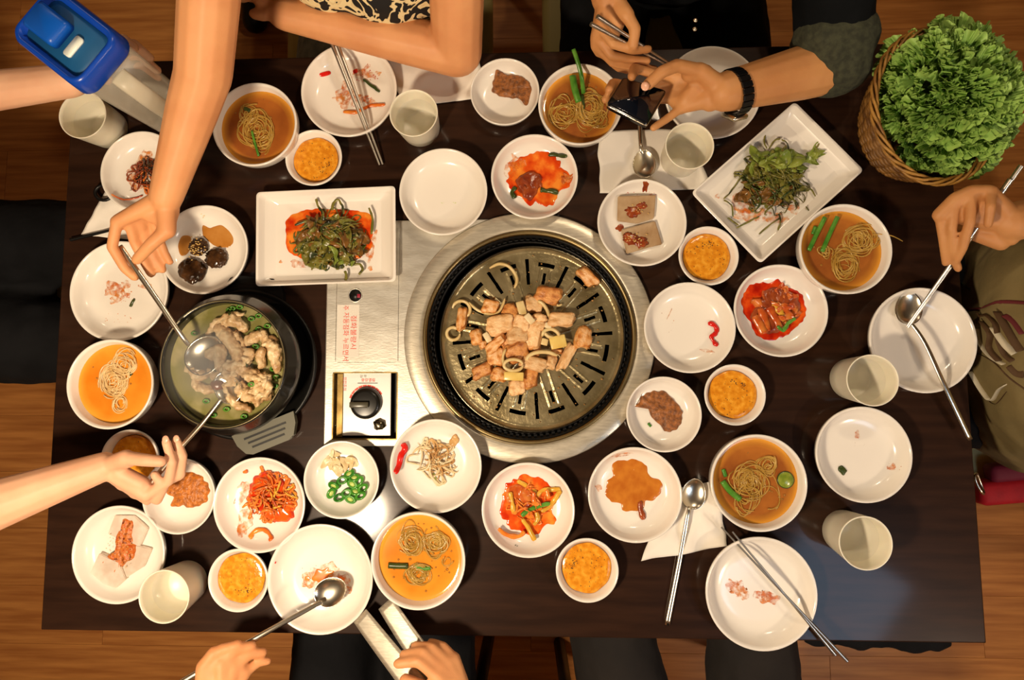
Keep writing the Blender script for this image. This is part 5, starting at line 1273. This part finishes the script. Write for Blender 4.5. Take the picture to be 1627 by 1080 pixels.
for s in range(6):
    rs = random.Random(s); nu, nv = 14, 300; vs = []; ed = []; L = .046; sp = rs.uniform(1.3, 1.7); p1, p2, p3 = [rs.uniform(0, 6) for _ in range(3)]
    for i in range(nu):
        t = i/(nu-1)
        for j in range(nv):
            th = (j/(nv-1)*2-1)*sp; r = L*t*(1+.08*math.sin(7*th+p3))*(.80+.20*math.cos(th*.9)); f = t**1.8
            a1 = 23*th+p1+1.9*math.sin(6*th+p2); a2 = 61*th+p2+1.6*math.sin(14*th+p3)
            x = r*math.cos(th); y = r*math.sin(th)
            tx, ty = -math.sin(th), math.cos(th)
            k = f*(.0036*math.sin(a1+1.3)+.0024*math.sin(a2+1.1+t*2)); q = f*(.0040*math.cos(a1*.5)+.0028*math.cos(a2+2))
            z = f*(.0056*math.sin(a1)+.0034*math.sin(a2+t*3)+.0018*math.sin(131*th+p3))+.002*noise.noise(Vector((x*80, y*80, s)))
            vs.append((x+tx*k+math.cos(th)*q, y+ty*k+math.sin(th)*q, z)); ed.append(max(0, (t-.40)/.60)**1.3)
    fs = [(i*nv+j, (i+1)*nv+j, (i+1)*nv+j+1, i*nv+j+1) for i in range(nu-1) for j in range(nv-1)]
    me = bpy.data.meshes.new('lettuce_leaf'); me.from_pydata(vs, [], fs); me.polygons.foreach_set('use_smooth', [True]*len(fs)); me.materials.append(LETT)
    at = me.attributes.new('edge', 'FLOAT', 'POINT'); at.data.foreach_set('value', ed); me.update(); lm.append(me)
LB = empty('lettuce_pile', (BX, BY, .09), 'pile of frilly green lettuce leaves overflowing the wicker basket', 'lettuce')
for ringi, (cnt, rr_, z, up_) in enumerate(((22, .95, .118, .45), (24, .86, .134, .60), (24, .72, .150, .7), (18, .48, .160, .85), (12, .24, .166, 1.0), (4, .04, .168, 1.2), (14, .45, .128, .2), (6, .15, .132, .15))):
    for i in range(cnt):
        a = 2*math.pi*(i+rnd.random()*.7)/cnt+ringi; o = bpy.data.objects.new('leaf', lm[rnd.randrange(6)]); COL.objects.link(o); o.parent = LB
        px_, py_ = .022+bx*rr_*.78*math.cos(a), .012+by*rr_*.76*math.sin(a)
        R = Matrix.Rotation(a+rnd.uniform(-.6, .6), 4, 'Z') @ Matrix.Rotation(-(up_+rnd.uniform(-.4, .4)), 4, 'Y') @ Matrix.Rotation(rnd.uniform(-.9, .9), 4, 'X')
        o.matrix_local = Matrix.Translation(Vector((px_, py_, z+rnd.uniform(-.014, .010)-.115))) @ R @ Matrix.Scale(rnd.uniform(.78, 1.02), 4)
# ------------------------------------------------------------------ chairs and the bag
def chair(x, y, face, label, w=.44, dpt=.42):
    e = empty('dining_chair', (x, y, FZ), label, 'chair', 'beige padded dining chairs'); R = Matrix.Rotation(face-math.pi/2, 3, 'Z')
    T = lambda v: R @ Vector(v)+Vector((x, y, 0))
    def bx_(nm, c, s, m, bev=.01, par=e):
        b = MB(); b.box(T(c), s, rot=face-math.pi/2, bev=bev); return b.build(nm, m, par)
    bx_('seat', (0, 0, -.325), (w, dpt, .05), VINYL, .018)
    bx_('backrest', (0, -dpt/2-.005, -.02), (w*.92, .04, .30), VINYL, .015)
    for sx in (-1, 1):
        b = MB(); b.tube([T((sx*(w/2-.03), dpt/2-.03, -.345)), T((sx*(w/2-.02), dpt/2-.01, FZ+.002))], .014, 8); b.build('leg', CHAIRL, e)
        b = MB(); b.tube([T((sx*(w/2-.03), -dpt/2-.035, .1)), T((sx*(w/2-.03), -dpt/2-.025, -.345)), T((sx*(w/2-.02), -dpt/2-.03, FZ+.002))], .014, 8); b.build('leg', CHAIRL, e)
    return e
UP, DN, LT, RT = math.pi/2, -math.pi/2, math.pi, 0
chair(-.29, .82, DN, 'beige dining chair under the person in the patterned top'); chair(.255, .80, DN, 'beige dining chair under the person in black')
chair(-1.17, .14, RT, 'beige dining chair at the left end of the table', w=.34)
chair(-.30, -.86, UP, 'beige dining chair at the front left of the table'); chair(.27, -.90, UP, 'beige dining chair at the front right of the table')
chair(.98, -.02, LT, 'beige dining chair at the right end of the table', w=.46)
bag = empty('shoulder_bag', P(1600, 757, -.27), 'red and purple shoulder bag on the chair at the right end', 'bag')
RED = mat('red_canvas', (206, 26, 40), (180, 16, 34), rough=.7, bump=.4, bscale=200); PURP = mat('purple_canvas', (120, 24, 50), rough=.7, bump=.4, bscale=200)
q = P(1620, 757, -.27)
part('pouch', bag, RED, lambda b: b.box((q.x+.04, q.y-.020, -.275), (.24, .046, .04), rot=.09, bev=.012))
part('flap', bag, PURP, lambda b: b.box((q.x+.06, q.y+.018, -.268), (.24, .034, .036), rot=.10, bev=.010))
part('clasp', bag, CHROME, lambda b: b.tube(catmull([P(1552, 752, -.25), P(1549, 756, -.245), P(1552, 768, -.245), P(1560, 782, -.245), P(1564, 784, -.25), P(1560, 772, -.255), P(1552, 752, -.25)], 4), .0022, 8))

# ------------------------------------------------------------------ people
def rotz(v, a): return Matrix.Rotation(a, 3, 'Z') @ Vector(v)
HAIRM = mat('black_hair', (18, 14, 12), (34, 24, 18), rough=.45, scale=90, stretch=(6, 6, 1), bump=.6, bscale=60)
EYEW = mat('eye_white', (230, 226, 220), rough=.2); EYED = mat('iris_dark', (20, 12, 8), rough=.1); LIP = mat('lip', (170, 84, 76), rough=.4)
JEAN = mat('faded_jeans', (176, 188, 186), (140, 154, 158), rough=.85, scale=70, bump=.4, bscale=200, dist=.002)
def hand_caps(b, h, wr):
    """h: dict finger -> list of (u, v, z) with the knuckle first; palm is filled between wrist and knuckles"""
    W = P(*h['wrist']); kn = []
    for key, pts in h.items():
        if key == 'wrist' or key[0] == '_': continue
        q = [P(*p) for p in pts]; th = key == 'thumb'
        s = h.get('_s', 1); r0 = (.0112 if th else {'index': .0090, 'middle': .0092, 'ring': .0088, 'pinky': .0076}[key]); r0 *= h.get('_r', 1); r1 = r0*.80
        n = len(q)
        for i in range(n-1): b.capsule(q[i], r0+(r1-r0)*i/(n-1), q[i+1], r0+(r1-r0)*(i+1)/(n-1), seg=12, rings=3)
        b.capsule(W+(q[0]-W)*.15, wr*.62 if not th else wr*.60, q[0], r0*1.18, seg=12, rings=3)
        if not th: kn.append(q[0])
    for a, c in zip(kn[:-1], kn[1:]):
        b.capsule(a, .0098, c, .0098, seg=10, rings=2); m1 = W+(a-W)*.6; m2 = W+(c-W)*.6; b.capsule(m1, .0125, m2, .0125, seg=10, rings=2)
    for a, c in h.get('_fill', []): b.capsule(P(*a), .012, P(*c), .012)
def arm_caps(b, sh, el, wr, rs=.042, re=.036, rm=.034, rw=.024):
    sh, el, wr = [Vector(p) for p in (sh, el, wr)]
    b.capsule(sh, rs, el, re); m = el+(wr-el)*.3; b.capsule(el, re, m, rm); b.capsule(m, rm, wr, rw)
def nails(par, tips, m=NAIL):
    for p, r in tips:
        b = MB(); q = P(*p); b.blob(q, (r, r*1.15, r*.35), sub=2, amp=0); b.build('fingernail', m, par)
def head(c, face, skin, body, hair_len, mbod):
    """head with nose, ears and chin added to the body mesh collector mbod; returns builder for the loose parts"""
    c = Vector(c); R = Matrix.Rotation(face, 3, 'Z') @ Matrix.Rotation(math.radians(25), 3, 'Y'); T = lambda v: R @ Vector(v)+c     # +X is forwards, slightly down
    mbod.blob(T((0, 0, .02)), (.092, .076, .098), sub=3, amp=0, R=R); mbod.capsule(T((.02, 0, -.03)), .062, T((.048, 0, -.085)), .030)
    mbod.capsule(T((.088, 0, .012)), .008, T((.108, 0, -.024)), .013)
    for s in (-1, 1): mbod.capsule(T((-.005, s*.078, .005)), .016, T((-.008, s*.080, -.025)), .011); mbod.capsule(T((.074, s*.03, .022)), .016, T((.072, s*.040, .020)), .014)
    mbod.capsule(T((.080, -.018, -.052)), .010, T((.080, .018, -.052)), .010)
    return T, R
def person(label, pel, face, chest, neck, hd, arms, skin, clothes, hairlen=.1, legs=True, sh_w=.17, kn=None, lowcl=None, pr=.125, cr=.12, tz=0, trou=CLOTHB, sleeve=.55, foot=None):
    """arms: list of (shoulder, elbow, hand dict, radii)"""
    e = empty('person', (pel[0], pel[1], FZ), label, 'person')
    f = Vector((math.cos(face), math.sin(face), 0)); l = Vector((-f.y, f.x, 0)); pel, chest, neck, hd = [Vector(p) for p in (pel, chest, neck, hd)]
    def torso(b, g=0.0):
        for s in (-1, 1):
            b.capsule(pel+l*s*.075, pr*.82+g, chest+l*s*.07, cr*.86+g)
        b.capsule(pel, pr+g, chest, cr+g)
        b.capsule(chest+l*.02, cr*.9+g, neck-Vector((0, 0, .05)), .065+g)
        for sh, *_ in arms: b.capsule(chest+(Vector(sh)-chest)*.3+Vector((0, 0, .02)), .07+g, Vector(sh), .052+g)
    kn = kn or [pel+f*.44+l*s*.115+Vector((0, 0, .01)) for s in (1, -1)]
    kn = [Vector(k) for k in kn]
    ft = []
    for k_ in kn: ft.append(Vector((k_.x-f.x*.02, k_.y-f.y*.02, FZ+.075)))
    def lower(b, g=0.0):
        for s, k_, t_ in zip((1, -1), kn, ft):
            b.capsule(pel+l*s*.085-Vector((0, 0, .01)), .090+g, k_, .062+g); b.capsule(k_, .060+g, t_, .038+g)
    b = MB(); torso(b); lower(b)
    for t_ in ft: b.capsule(t_, .034, t_+f*.13-Vector((0, 0, .037)), .028)
    b.capsule(neck-Vector((0, 0, .05)), .058, hd-Vector((0, 0, .04))-f*.015, .054)
    T, R = head(hd, face, skin, None, hairlen, b)
    # coarse body, then fine arms in the same mesh
    ob = b.build('body', skin, e); remesh(ob, .011, 3)
    for (sh, el, h, rd) in arms:
        b = MB(); W = P(*h['wrist']); arm_caps(b, sh, el, W, *rd); hand_caps(b, h, rd[3]); t = b.build('tmp', skin, e); remesh(t, h.get('_vox', .0030), 5, .55)
        bm = bmesh.new(); bm.from_mesh(ob.data); bm.from_mesh(t.data); bm.to_mesh(ob.data); bm.free(); bpy.data.objects.remove(t, do_unlink=True)
    ob.data.polygons.foreach_set('use_smooth', [True]*len(ob.data.polygons))
    # hair, eyes, mouth
    b = MB(); b.blob(T((-.022, 0, .042)), (.095, .086, .092), sub=3, amp=.05, freq=3, R=R); b.capsule(T((-.06, 0, .02)), .07, T((-.075, 0, -.04-hairlen)), .055)
    hr = b.build('hair', HAIRM, e); remesh(hr, .008, 2)
    for s in (-1, 1):
        b = MB(); b.blob(T((.073, s*.031, .010)), (.012, .013, .008), sub=2, amp=0); ey = b.build('eye', EYEW, e)
        b = MB(); b.blob(T((.0832, s*.032, .008)), (.0035, .0055, .0055), sub=2, amp=0); b.build('iris', EYED, ey)
    b = MB(); b.capsule(T((.0885, -.016, -.052)), .0045, T((.0885, .016, -.052)), .0045); b.build('mouth', LIP, e)
    # clothes
    b = MB(); torso(b, .010)
    for (sh, el, h, rd) in arms:
        sh, el = Vector(sh), Vector(el)
        if sleeve > 0: b.capsule(sh, rd[0]+.014, sh+(el-sh)*sleeve, rd[0]+.012)
    sh_o = b.build('shirt', clothes, e); remesh(sh_o, .0085, 3)
    rumple(sh_o, (.005, 14, 0), (.003, 38, 3))
    b = MB(); lower(b, .010); b.capsule(pel-Vector((0, 0, .03)), pr+.008, pel+Vector((0, 0, .02)), pr+.004); tr = b.build('trousers', trou, e); remesh(tr, .0105, 2)
    rumple(tr, (.006, 11, 0), (.003, 34, 3))
    for t_ in ft:
        b = MB(); b.capsule(t_-Vector((0, 0, .028)), .040, t_+f*.135-Vector((0, 0, .036)), .034); so = b.build('shoe', BLACK, e); remesh(so, .007, 2)
    return e, ob, T, l, f

# patterned cloth
def pattern(name, c1, c2, c3, scale, cut=.5, dist=3.0):
    m = mat(name, c1, rough=.85); nt = m.node_tree; N = nt.nodes; L = nt.links; b = N['Principled BSDF']
    tc = N.new('ShaderNodeTexCoord'); nz = N.new('ShaderNodeTexNoise'); nz.inputs['Scale'].default_value = scale; nz.inputs['Distortion'].default_value = dist; nz.inputs['Detail'].default_value = 1.5
    cr = N.new('ShaderNodeValToRGB'); cr.color_ramp.interpolation = 'CONSTANT'; e = cr.color_ramp.elements
    e[0].position = 0; e[0].color = (*s2l(c1), 1); e[1].position = cut; e[1].color = (*s2l(c2), 1); x = e.new(cut+.07); x.color = (*s2l(c3), 1); x = e.new(cut+.11); x.color = (*s2l(c1), 1)
    L.new(tc.outputs['Object'], nz.inputs[0]); L.new(nz.outputs['Fac'], cr.inputs[0]); L.new(cr.outputs[0], b.inputs['Base Color']); return m
SHA = pattern('patterned_shirt', (22, 20, 20), (232, 214, 164), (222, 200, 150), 16, .44)
OLIVE = mat('olive_tee', (128, 112, 72), (112, 98, 60), rough=.9, scale=10, bump=.6, bscale=24, dist=.004)

# --- person in the patterned top: forearm across the far edge, elbow on the napkin
hA = dict(wrist=(452, 22, .075), index=[(415, 2, .08), (398, -6, .075), (385, -2, .07)], middle=[(412, -6, .08), (392, -18, .075), (378, -18, .07)], ring=[(414, -16, .075), (394, -30, .07), (382, -34, .065)],
          pinky=[(420, -24, .07), (404, -38, .065), (394, -42, .06)], thumb=[(432, 20, .08), (418, 24, .075), (404, 22, .07)])
sh1 = P(724, -190, .27); el1 = P(726, 82, .050)
sh2 = (-.345, .665, .24); hA2 = dict(wrist=(380, -80, .05), index=[(400, -50, .06), (412, -30, .06), (418, -16, .058)], middle=[(392, -46, .06), (400, -26, .06), (404, -12, .055)], ring=[(382, -46, .06), (388, -26, .06), (390, -14, .055)],
          pinky=[(372, -50, .055), (376, -34, .055), (378, -24, .05)], thumb=[(398, -72, .06), (412, -60, .06), (420, -48, .06)])
person('person in a black and cream patterned top resting a bare elbow on the table', (-.24, .79, -.19), DN, (-.215, .628, .10), (-.205, .655, .28), (-.205, .65, .42),
       [(sh1, el1, hA, (.043, .040, .037, .026)), (sh2, (-.45, .64, .02), hA2, (.040, .035, .033, .025))], SKIN, SHA, trou=JEAN, sleeve=.30, pr=.12, cr=.105, kn=[(-.255, .42, -.20), (-.40, .43, -.20)])
# --- long arm reaching down to the pot
hB = dict(_r=.94, _vox=.0026, wrist=(264, 312, .165), index=[(186, 352, .158), (178, 392, .150), (198, 426, .135), (214, 440, .126)], middle=[(204, 346, .150), (214, 384, .128), (230, 416, .115), (240, 434, .108)],
          ring=[(222, 344, .145), (232, 380, .118), (248, 412, .108), (258, 428, .102)], pinky=[(240, 342, .140), (252, 376, .116), (262, 402, .108), (270, 416, .104)],
          thumb=[(266, 366, .160), (240, 388, .160), (218, 412, .150)], _fill=[((272, 335, .155), (262, 364, .155)), ((240, 340, .155), (262, 350, .155))])
person('standing person at the top left reaching a bare arm to the pot', (-.64, 1.06, .12), DN, (-.53, .93, .42), (-.50, .84, .58), (-.49, .78, .70),
       [(P(362, -400, .42), P(323, 118, .215), hB, (.043, .0385, .035, .0235)), ((-.70, .98, .46), (-.80, 1.02, .20), dict(wrist=(-110, -330, -.02), index=[(-100, -290, -.03), (-96, -265, -.04), (-94, -250, -.05)], middle=[(-112, -288, -.03), (-110, -262, -.04), (-110, -246, -.05)],
        ring=[(-124, -290, -.03), (-124, -266, -.04), (-124, -252, -.05)], pinky=[(-136, -296, -.03), (-138, -276, -.04), (-138, -264, -.05)], thumb=[(-84, -318, -.02), (-72, -302, -.03), (-66, -286, -.04)]), (.042, .036, .034, .024))],
       SKIN, mat('grey_cloth', (70, 66, 64), rough=.9), sleeve=.30, pr=.12, cr=.11, kn=[(-.56, 1.04, -.30), (-.74, 1.04, -.30)])
# --- person in black at the left end
hC = dict(_r=.92, _vox=.0024, wrist=(165, 741, .100), index=[(232, 786, .088), (268, 764, .092), (274, 734, .104), (264, 702, .112)], middle=[(238, 776, .078), (286, 754, .082), (290, 724, .090), (280, 700, .094)],
          ring=[(226, 784, .074), (250, 794, .076), (260, 774, .088), (246, 754, .098)], pinky=[(214, 782, .070), (234, 796, .064), (244, 784, .070), (236, 770, .078)],
          thumb=[(200, 727, .118), (234, 731, .124), (256, 733, .122)], _fill=[((190, 750, .100), (225, 768, .090)), ((180, 735, .105), (205, 730, .112))])
hD = dict(wrist=(112, 128, .120), index=[(160, 66, .140), (196, 62, .150), (214, 76, .150)], middle=[(172, 76, .125), (212, 70, .130), (238, 92, .130)], ring=[(170, 88, .105), (222, 88, .105), (250, 112, .105)],
          pinky=[(166, 98, .09), (226, 104, .085), (252, 124, .085)], thumb=[(138, 116, .13), (158, 118, .13), (170, 126, .125)])
person('person in black at the left end holding the pitcher and a spoon', (-1.17, .14, -.17), RT, (-1.08, .12, .14), (-1.05, .12, .31), (-1.04, .12, .45),
       [((-1.06, .30, .26), (-.98, .40, .105), hD, (.042, .038, .034, .026)), ((-1.06, -.07, .26), P(-120, 842, .16), hC, (.042, .040, .038, .0215))], SKINP, CLOTHB, sleeve=.75,
       kn=[(-.74, .225, -.16), (-.74, .035, -.16)], pr=.125, cr=.12)
nails([e for e in COL.objects if e.name.startswith('person')][-1], [((263, 698, .121), .0052), ((280, 697, .102), .0050)], NAIL)
# --- two hands at the lower left
hE = dict(wrist=(352, 1122, .095), index=[(330, 1062, .100), (350, 1032, .098), (378, 1024, .092)], middle=[(352, 1054, .098), (376, 1030, .090), (400, 1026, .082)], ring=[(372, 1056, .090), (398, 1038, .080), (418, 1036, .072)],
          pinky=[(390, 1068, .080), (410, 1052, .070), (426, 1050, .064)], thumb=[(322, 1090, .100), (322, 1060, .102), (340, 1036, .100)], _fill=[((340, 1085, .09), (375, 1080, .085))])
hF = dict(wrist=(740, 1122, .085), index=[(694, 1074, .094), (664, 1050, .096), (632, 1054, .092)], middle=[(700, 1062, .086), (672, 1036, .086), (642, 1040, .080)], ring=[(710, 1052, .078), (686, 1028, .076), (660, 1026, .070)],
          pinky=[(722, 1046, .070), (704, 1026, .066), (684, 1020, .060)], thumb=[(704, 1104, .094), (672, 1092, .096), (644, 1080, .092)])
person('person at the front left edge holding a spoon and tongs', (-.265, -.86, -.18), UP, (-.27, -.80, .12), (-.27, -.78, .29), (-.27, -.80, .43),
       [((-.45, -.79, .25), (-.50, -.62, .06), hE, (.042, .038, .035, .025)), ((-.09, -.79, .25), (-.02, -.62, .04), hF, (.042, .038, .035, .025))], SKIN, CLOTHB, sleeve=.6, kn=[(-.345, -.42, -.17), (-.175, -.42, -.17)])
# --- front right person (only the thighs are in the photograph)
hG = dict(wrist=(940, 1290, -.02), index=[(945, 1220, -.03), (948, 1190, -.04), (948, 1170, -.05)], middle=[(930, 1220, -.03), (930, 1188, -.04), (930, 1166, -.05)], ring=[(916, 1224, -.03), (914, 1194, -.04), (914, 1174, -.05)],
          pinky=[(902, 1230, -.03), (898, 1206, -.04), (898, 1190, -.05)], thumb=[(964, 1260, -.02), (974, 1236, -.03), (978, 1216, -.04)])
hH = {k: ([(u+330, v, z) for u, v, z in p] if isinstance(p, list) else (p[0]+330, p[1], p[2])) for k, p in hG.items()}
person('person in dark trousers at the front right, only the thighs showing', (.29, -.93, -.17), UP, (.29, -.90, .14), (.27, -.90, .31), (.27, -.90, .45),
       [((.09, -.90, .26), (.06, -.80, .0), hG, (.042, .038, .034, .025)), ((.45, -.90, .26), (.48, -.80, .0), hH, (.042, .038, .034, .025))], SKIN, CLOTHB, sleeve=.6, kn=[(.135, -.42, -.17), (.375, -.46, -.16)],
       trou=mat('charcoal_trousers', (34, 28, 24), (24, 20, 18), rough=.9, scale=12, bump=.5, bscale=30, dist=.004))
eR = [o for o in COL.objects if o.name.startswith('person')][-1]
b = MB(); jc = [P(1290, 1006, -.11), P(1360, 1008, -.11), P(1430, 1012, -.12), P(1498, 1014, -.13)]
for p_, q_ in zip(jc[:-1], jc[1:]): b.capsule(p_, .022, q_, .018)
o = b.build('jacket_hem', CLOTHB, eR); remesh(o, .006, 2); rumple(o, (.008, 20, 0), (.004, 50, 2))
# --- right end person
hI = dict(_r=.84, _vox=.0023, wrist=(1608, 352, .118), index=[(1574, 304, .150), (1574, 328, .160), (1570, 356, .150)], middle=[(1544, 304, .142), (1541, 352, .140), (1530, 392, .118), (1520, 412, .102)],
          ring=[(1518, 316, .134), (1512, 362, .124), (1512, 396, .106), (1522, 426, .090)], pinky=[(1492, 342, .120), (1498, 384, .106), (1502, 418, .090)],
          thumb=[(1606, 378, .112), (1612, 350, .128), (1597, 322, .134)], _fill=[((1560, 330, .125), (1520, 345, .120)), ((1590, 335, .125), (1560, 318, .13)), ((1590, 385, .10), (1550, 370, .10))])
hJ = dict(wrist=(1760, 720, -.04), index=[(1720, 700, -.05), (1700, 694, -.06), (1690, 692, -.07)], middle=[(1720, 712, -.05), (1698, 708, -.06), (1686, 706, -.07)], ring=[(1722, 724, -.05), (1702, 722, -.06), (1692, 720, -.07)],
          pinky=[(1726, 736, -.05), (1710, 736, -.06), (1700, 736, -.07)], thumb=[(1744, 690, -.04), (1728, 676, -.05), (1716, 672, -.06)])
eP, oP, *_ = person('person in an olive printed tee at the right end holding chopsticks', (.88, .02, -.16), LT, (.845, .03, .02), (.93, .03, .27), (.95, .03, .41),
       [((.945, .21, .20), (.93, .235, .06), hI, (.042, .038, .036, .027)), ((.96, -.155, .20), (1.02, -.20, -.02), hJ, (.042, .038, .034, .025))], SKIND, OLIVE, sleeve=.75, pr=.165, cr=.155, kn=[(.55, -.07, -.18), (.55, .11, -.18)])
# printed swirls on the olive tee, raised strips lying on the cloth
shirtP = [c for c in eP.children if c.name.startswith('shirt')][0]
from mathutils.bvhtree import BVHTree
dg = bpy.context.evaluated_depsgraph_get(); dg.update(); bvh = BVHTree.FromObject(shirtP, dg)
O_ = WL[eP.name]
def drape(u, v, lift=.0008):
    o_ = Vector((0, 0, CH))-O_; d_ = (P(u, v, 0)-Vector((0, 0, CH))).normalized(); hit = bvh.ray_cast(o_, d_)
    return None if hit[0] is None else hit[0]+O_+hit[1]*lift
def print_strip(pts, w, m):
    q = [drape(p.x, p.y) for p in catmull([(a, c, 0) for a, c in pts], 5)]; q = [x for x in q if x is not None]
    q = [x for i, x in enumerate(q) if i == 0 or (x-q[i-1]).length < .02]
    if len(q) > 2 and max((a_-c_).length for a_, c_ in zip(q, q[1:])) < .03:
        b = MB(); b.tube(q, w/2, sides=6, flat=.12, up=(0, 0, 1)); b.build('print', m, shirtP)
PB = mat('print_brown', (78, 54, 28), rough=.8); PW = mat('print_white', (196, 186, 160), rough=.8); PM = mat('print_maroon', (96, 30, 34), rough=.8); PT = mat('print_teal', (20, 66, 60), rough=.8)
for pts, w, m in (([(1558, 500), (1572, 502), (1586, 516), (1590, 540), (1600, 562), (1612, 572)], 0.017, PB), ([(1564, 512), (1578, 530), (1576, 552), (1592, 572)], 0.020, PB), ([(1556, 522), (1560, 545), (1576, 565), (1598, 578)], 0.014, PW), ([(1582, 520), (1600, 545), (1616, 560)], 0.020, PW),
        ([(1590, 496), (1604, 520), (1616, 540), (1627, 556)], 0.024, PB), ([(1552, 560), (1580, 575), (1605, 600), (1630, 618)], .004, PB), ([(1545, 590), (1562, 618), (1578, 636), (1590, 618), (1600, 610)], 0.015, PW), ([(1548, 596), (1566, 628), (1582, 642), (1600, 622)], .003, PB),
        ([(1538, 493), (1560, 490), (1590, 480), (1640, 482)], .006, PM), ([(1529, 450), (1536, 456), (1542, 460)], .008, PT), ([(1606, 580), (1616, 590), (1627, 592)], 0.017, PB), ([(1560, 500), (1552, 512), (1550, 530)], .005, PB), ([(1598, 500), (1612, 510), (1627, 530)], 0.015, PM)):
    print_strip(pts, w, m)
# --- person in black at the top right
hK = dict(_r=.94, _vox=.0026, wrist=(1152, 146, .118), index=[(1080, 120, .108), (1040, 118, .104), (1008, 108, .118), (1004, 122, .140)], middle=[(1070, 140, .098), (1020, 140, .094), (974, 132, .108), (968, 142, .134)],
          ring=[(1068, 156, .096), (1020, 158, .094), (970, 150, .104), (962, 158, .128)], pinky=[(1082, 172, .104), (1058, 190, .110), (1038, 203, .118)],
          thumb=[(1112, 112, .142), (1076, 104, .158), (1052, 114, .164), (1030, 134, .160)], _fill=[((1110, 130, .120), (1090, 158, .108)), ((1130, 130, .125), (1128, 165, .112)), ((1120, 115, .130), (1095, 118, .135))])
hL = dict(_r=.86, _vox=.0024, wrist=(968, -6, .150), index=[(954, 42, .150), (974, 70, .148), (1006, 80, .140), (1030, 78, .134)], middle=[(948, 58, .132), (972, 88, .122), (1004, 94, .118), (1028, 96, .112)],
          ring=[(948, 72, .116), (974, 100, .106), (1012, 106, .102), (1040, 110, .098)], pinky=[(954, 82, .100), (982, 108, .092), (1012, 116, .088)],
          thumb=[(996, 24, .162), (1009, 46, .160), (1006, 72, .150)], _fill=[((975, 20, .150), (955, 50, .140)), ((985, 25, .150), (970, 60, .135)), ((975, 30, .130), (960, 72, .110))])
eQ, oQ, *_ = person('person in black with rolled sleeves and a watch, holding a phone', (.255, .83, -.18), DN, (.235, .69, .10), (.235, .70, .28), (.235, .70, .42),
       [(P(1330, -240, .22), P(1322, 104, .075), hK, (.046, .042, .040, .029)), (P(930, -260, .24), P(962, -100, .16), hL, (.046, .040, .036, .027))], SKIND,
       mat('black_shirt', (12, 14, 16), (18, 20, 22), rough=.92, scale=12, bump=.4, bscale=40, dist=.004, spec=.1), sleeve=.80, pr=.145, cr=.135, kn=[(.40, .46, -.18), (.13, .46, -.18)])
CUFFM = mat('rolled_cuff', (62, 64, 46), (44, 46, 34), rough=.95, scale=120, bump=.5, bscale=300)
b = MB(); s0, e0 = P(1330, -240, .22), P(1322, 104, .075); b.capsule(s0+(e0-s0)*.86, .061, s0+(e0-s0)*.97, .058); o = b.build('rolled_cuff', CUFFM, eQ); remesh(o, .005, 2)
rumple(o, (.008, 20, 0), (.003, 50, 0))
for i, (u, v) in enumerate(((1105, 32), (1104, 46))):
    part('button', eQ, CHROME, lambda b: b.blob(P(u, v, .235), (.003, .003, .002), sub=2, amp=0))
nails(eQ, [((1025, 137, .1695), .0060)])
# the watch
wA = P(1152, 146, .118); eB = P(1322, 104, .075); ax = (eB-wA).normalized(); c0w = P(1168, 146, .113)
wt = empty('wristwatch', c0w, 'black wristwatch with a link band on the wrist holding the phone', 'watch')
u1 = ax.orthogonal().normalized(); u2 = ax.cross(u1); rw_ = .0325
BLK = mat('watch_black', (14, 14, 16), rough=.25)
for i in range(22):
    a = 2*math.pi*i/22; n_ = u1*math.cos(a)+u2*math.sin(a); t_ = ax.cross(n_); R = Matrix((ax, t_, n_)).transposed()
    b = MB(); b.box(c0w+n_*rw_, (.017, 2*math.pi*rw_/22*.90, .004), R=R, bev=.0008); b.build('band_link', BLK, wt, smooth=False)
dn = (P(1150, 182, .10)-c0w); dn = (dn-ax*dn.dot(ax)).normalized(); t_ = ax.cross(dn); R = Matrix((ax, t_, dn)).transposed()
b = MB(); b.box(c0w+dn*(rw_+.003), (.026, .034, .008), R=R, bev=.003); b.build('watch_case', CHROME, wt)
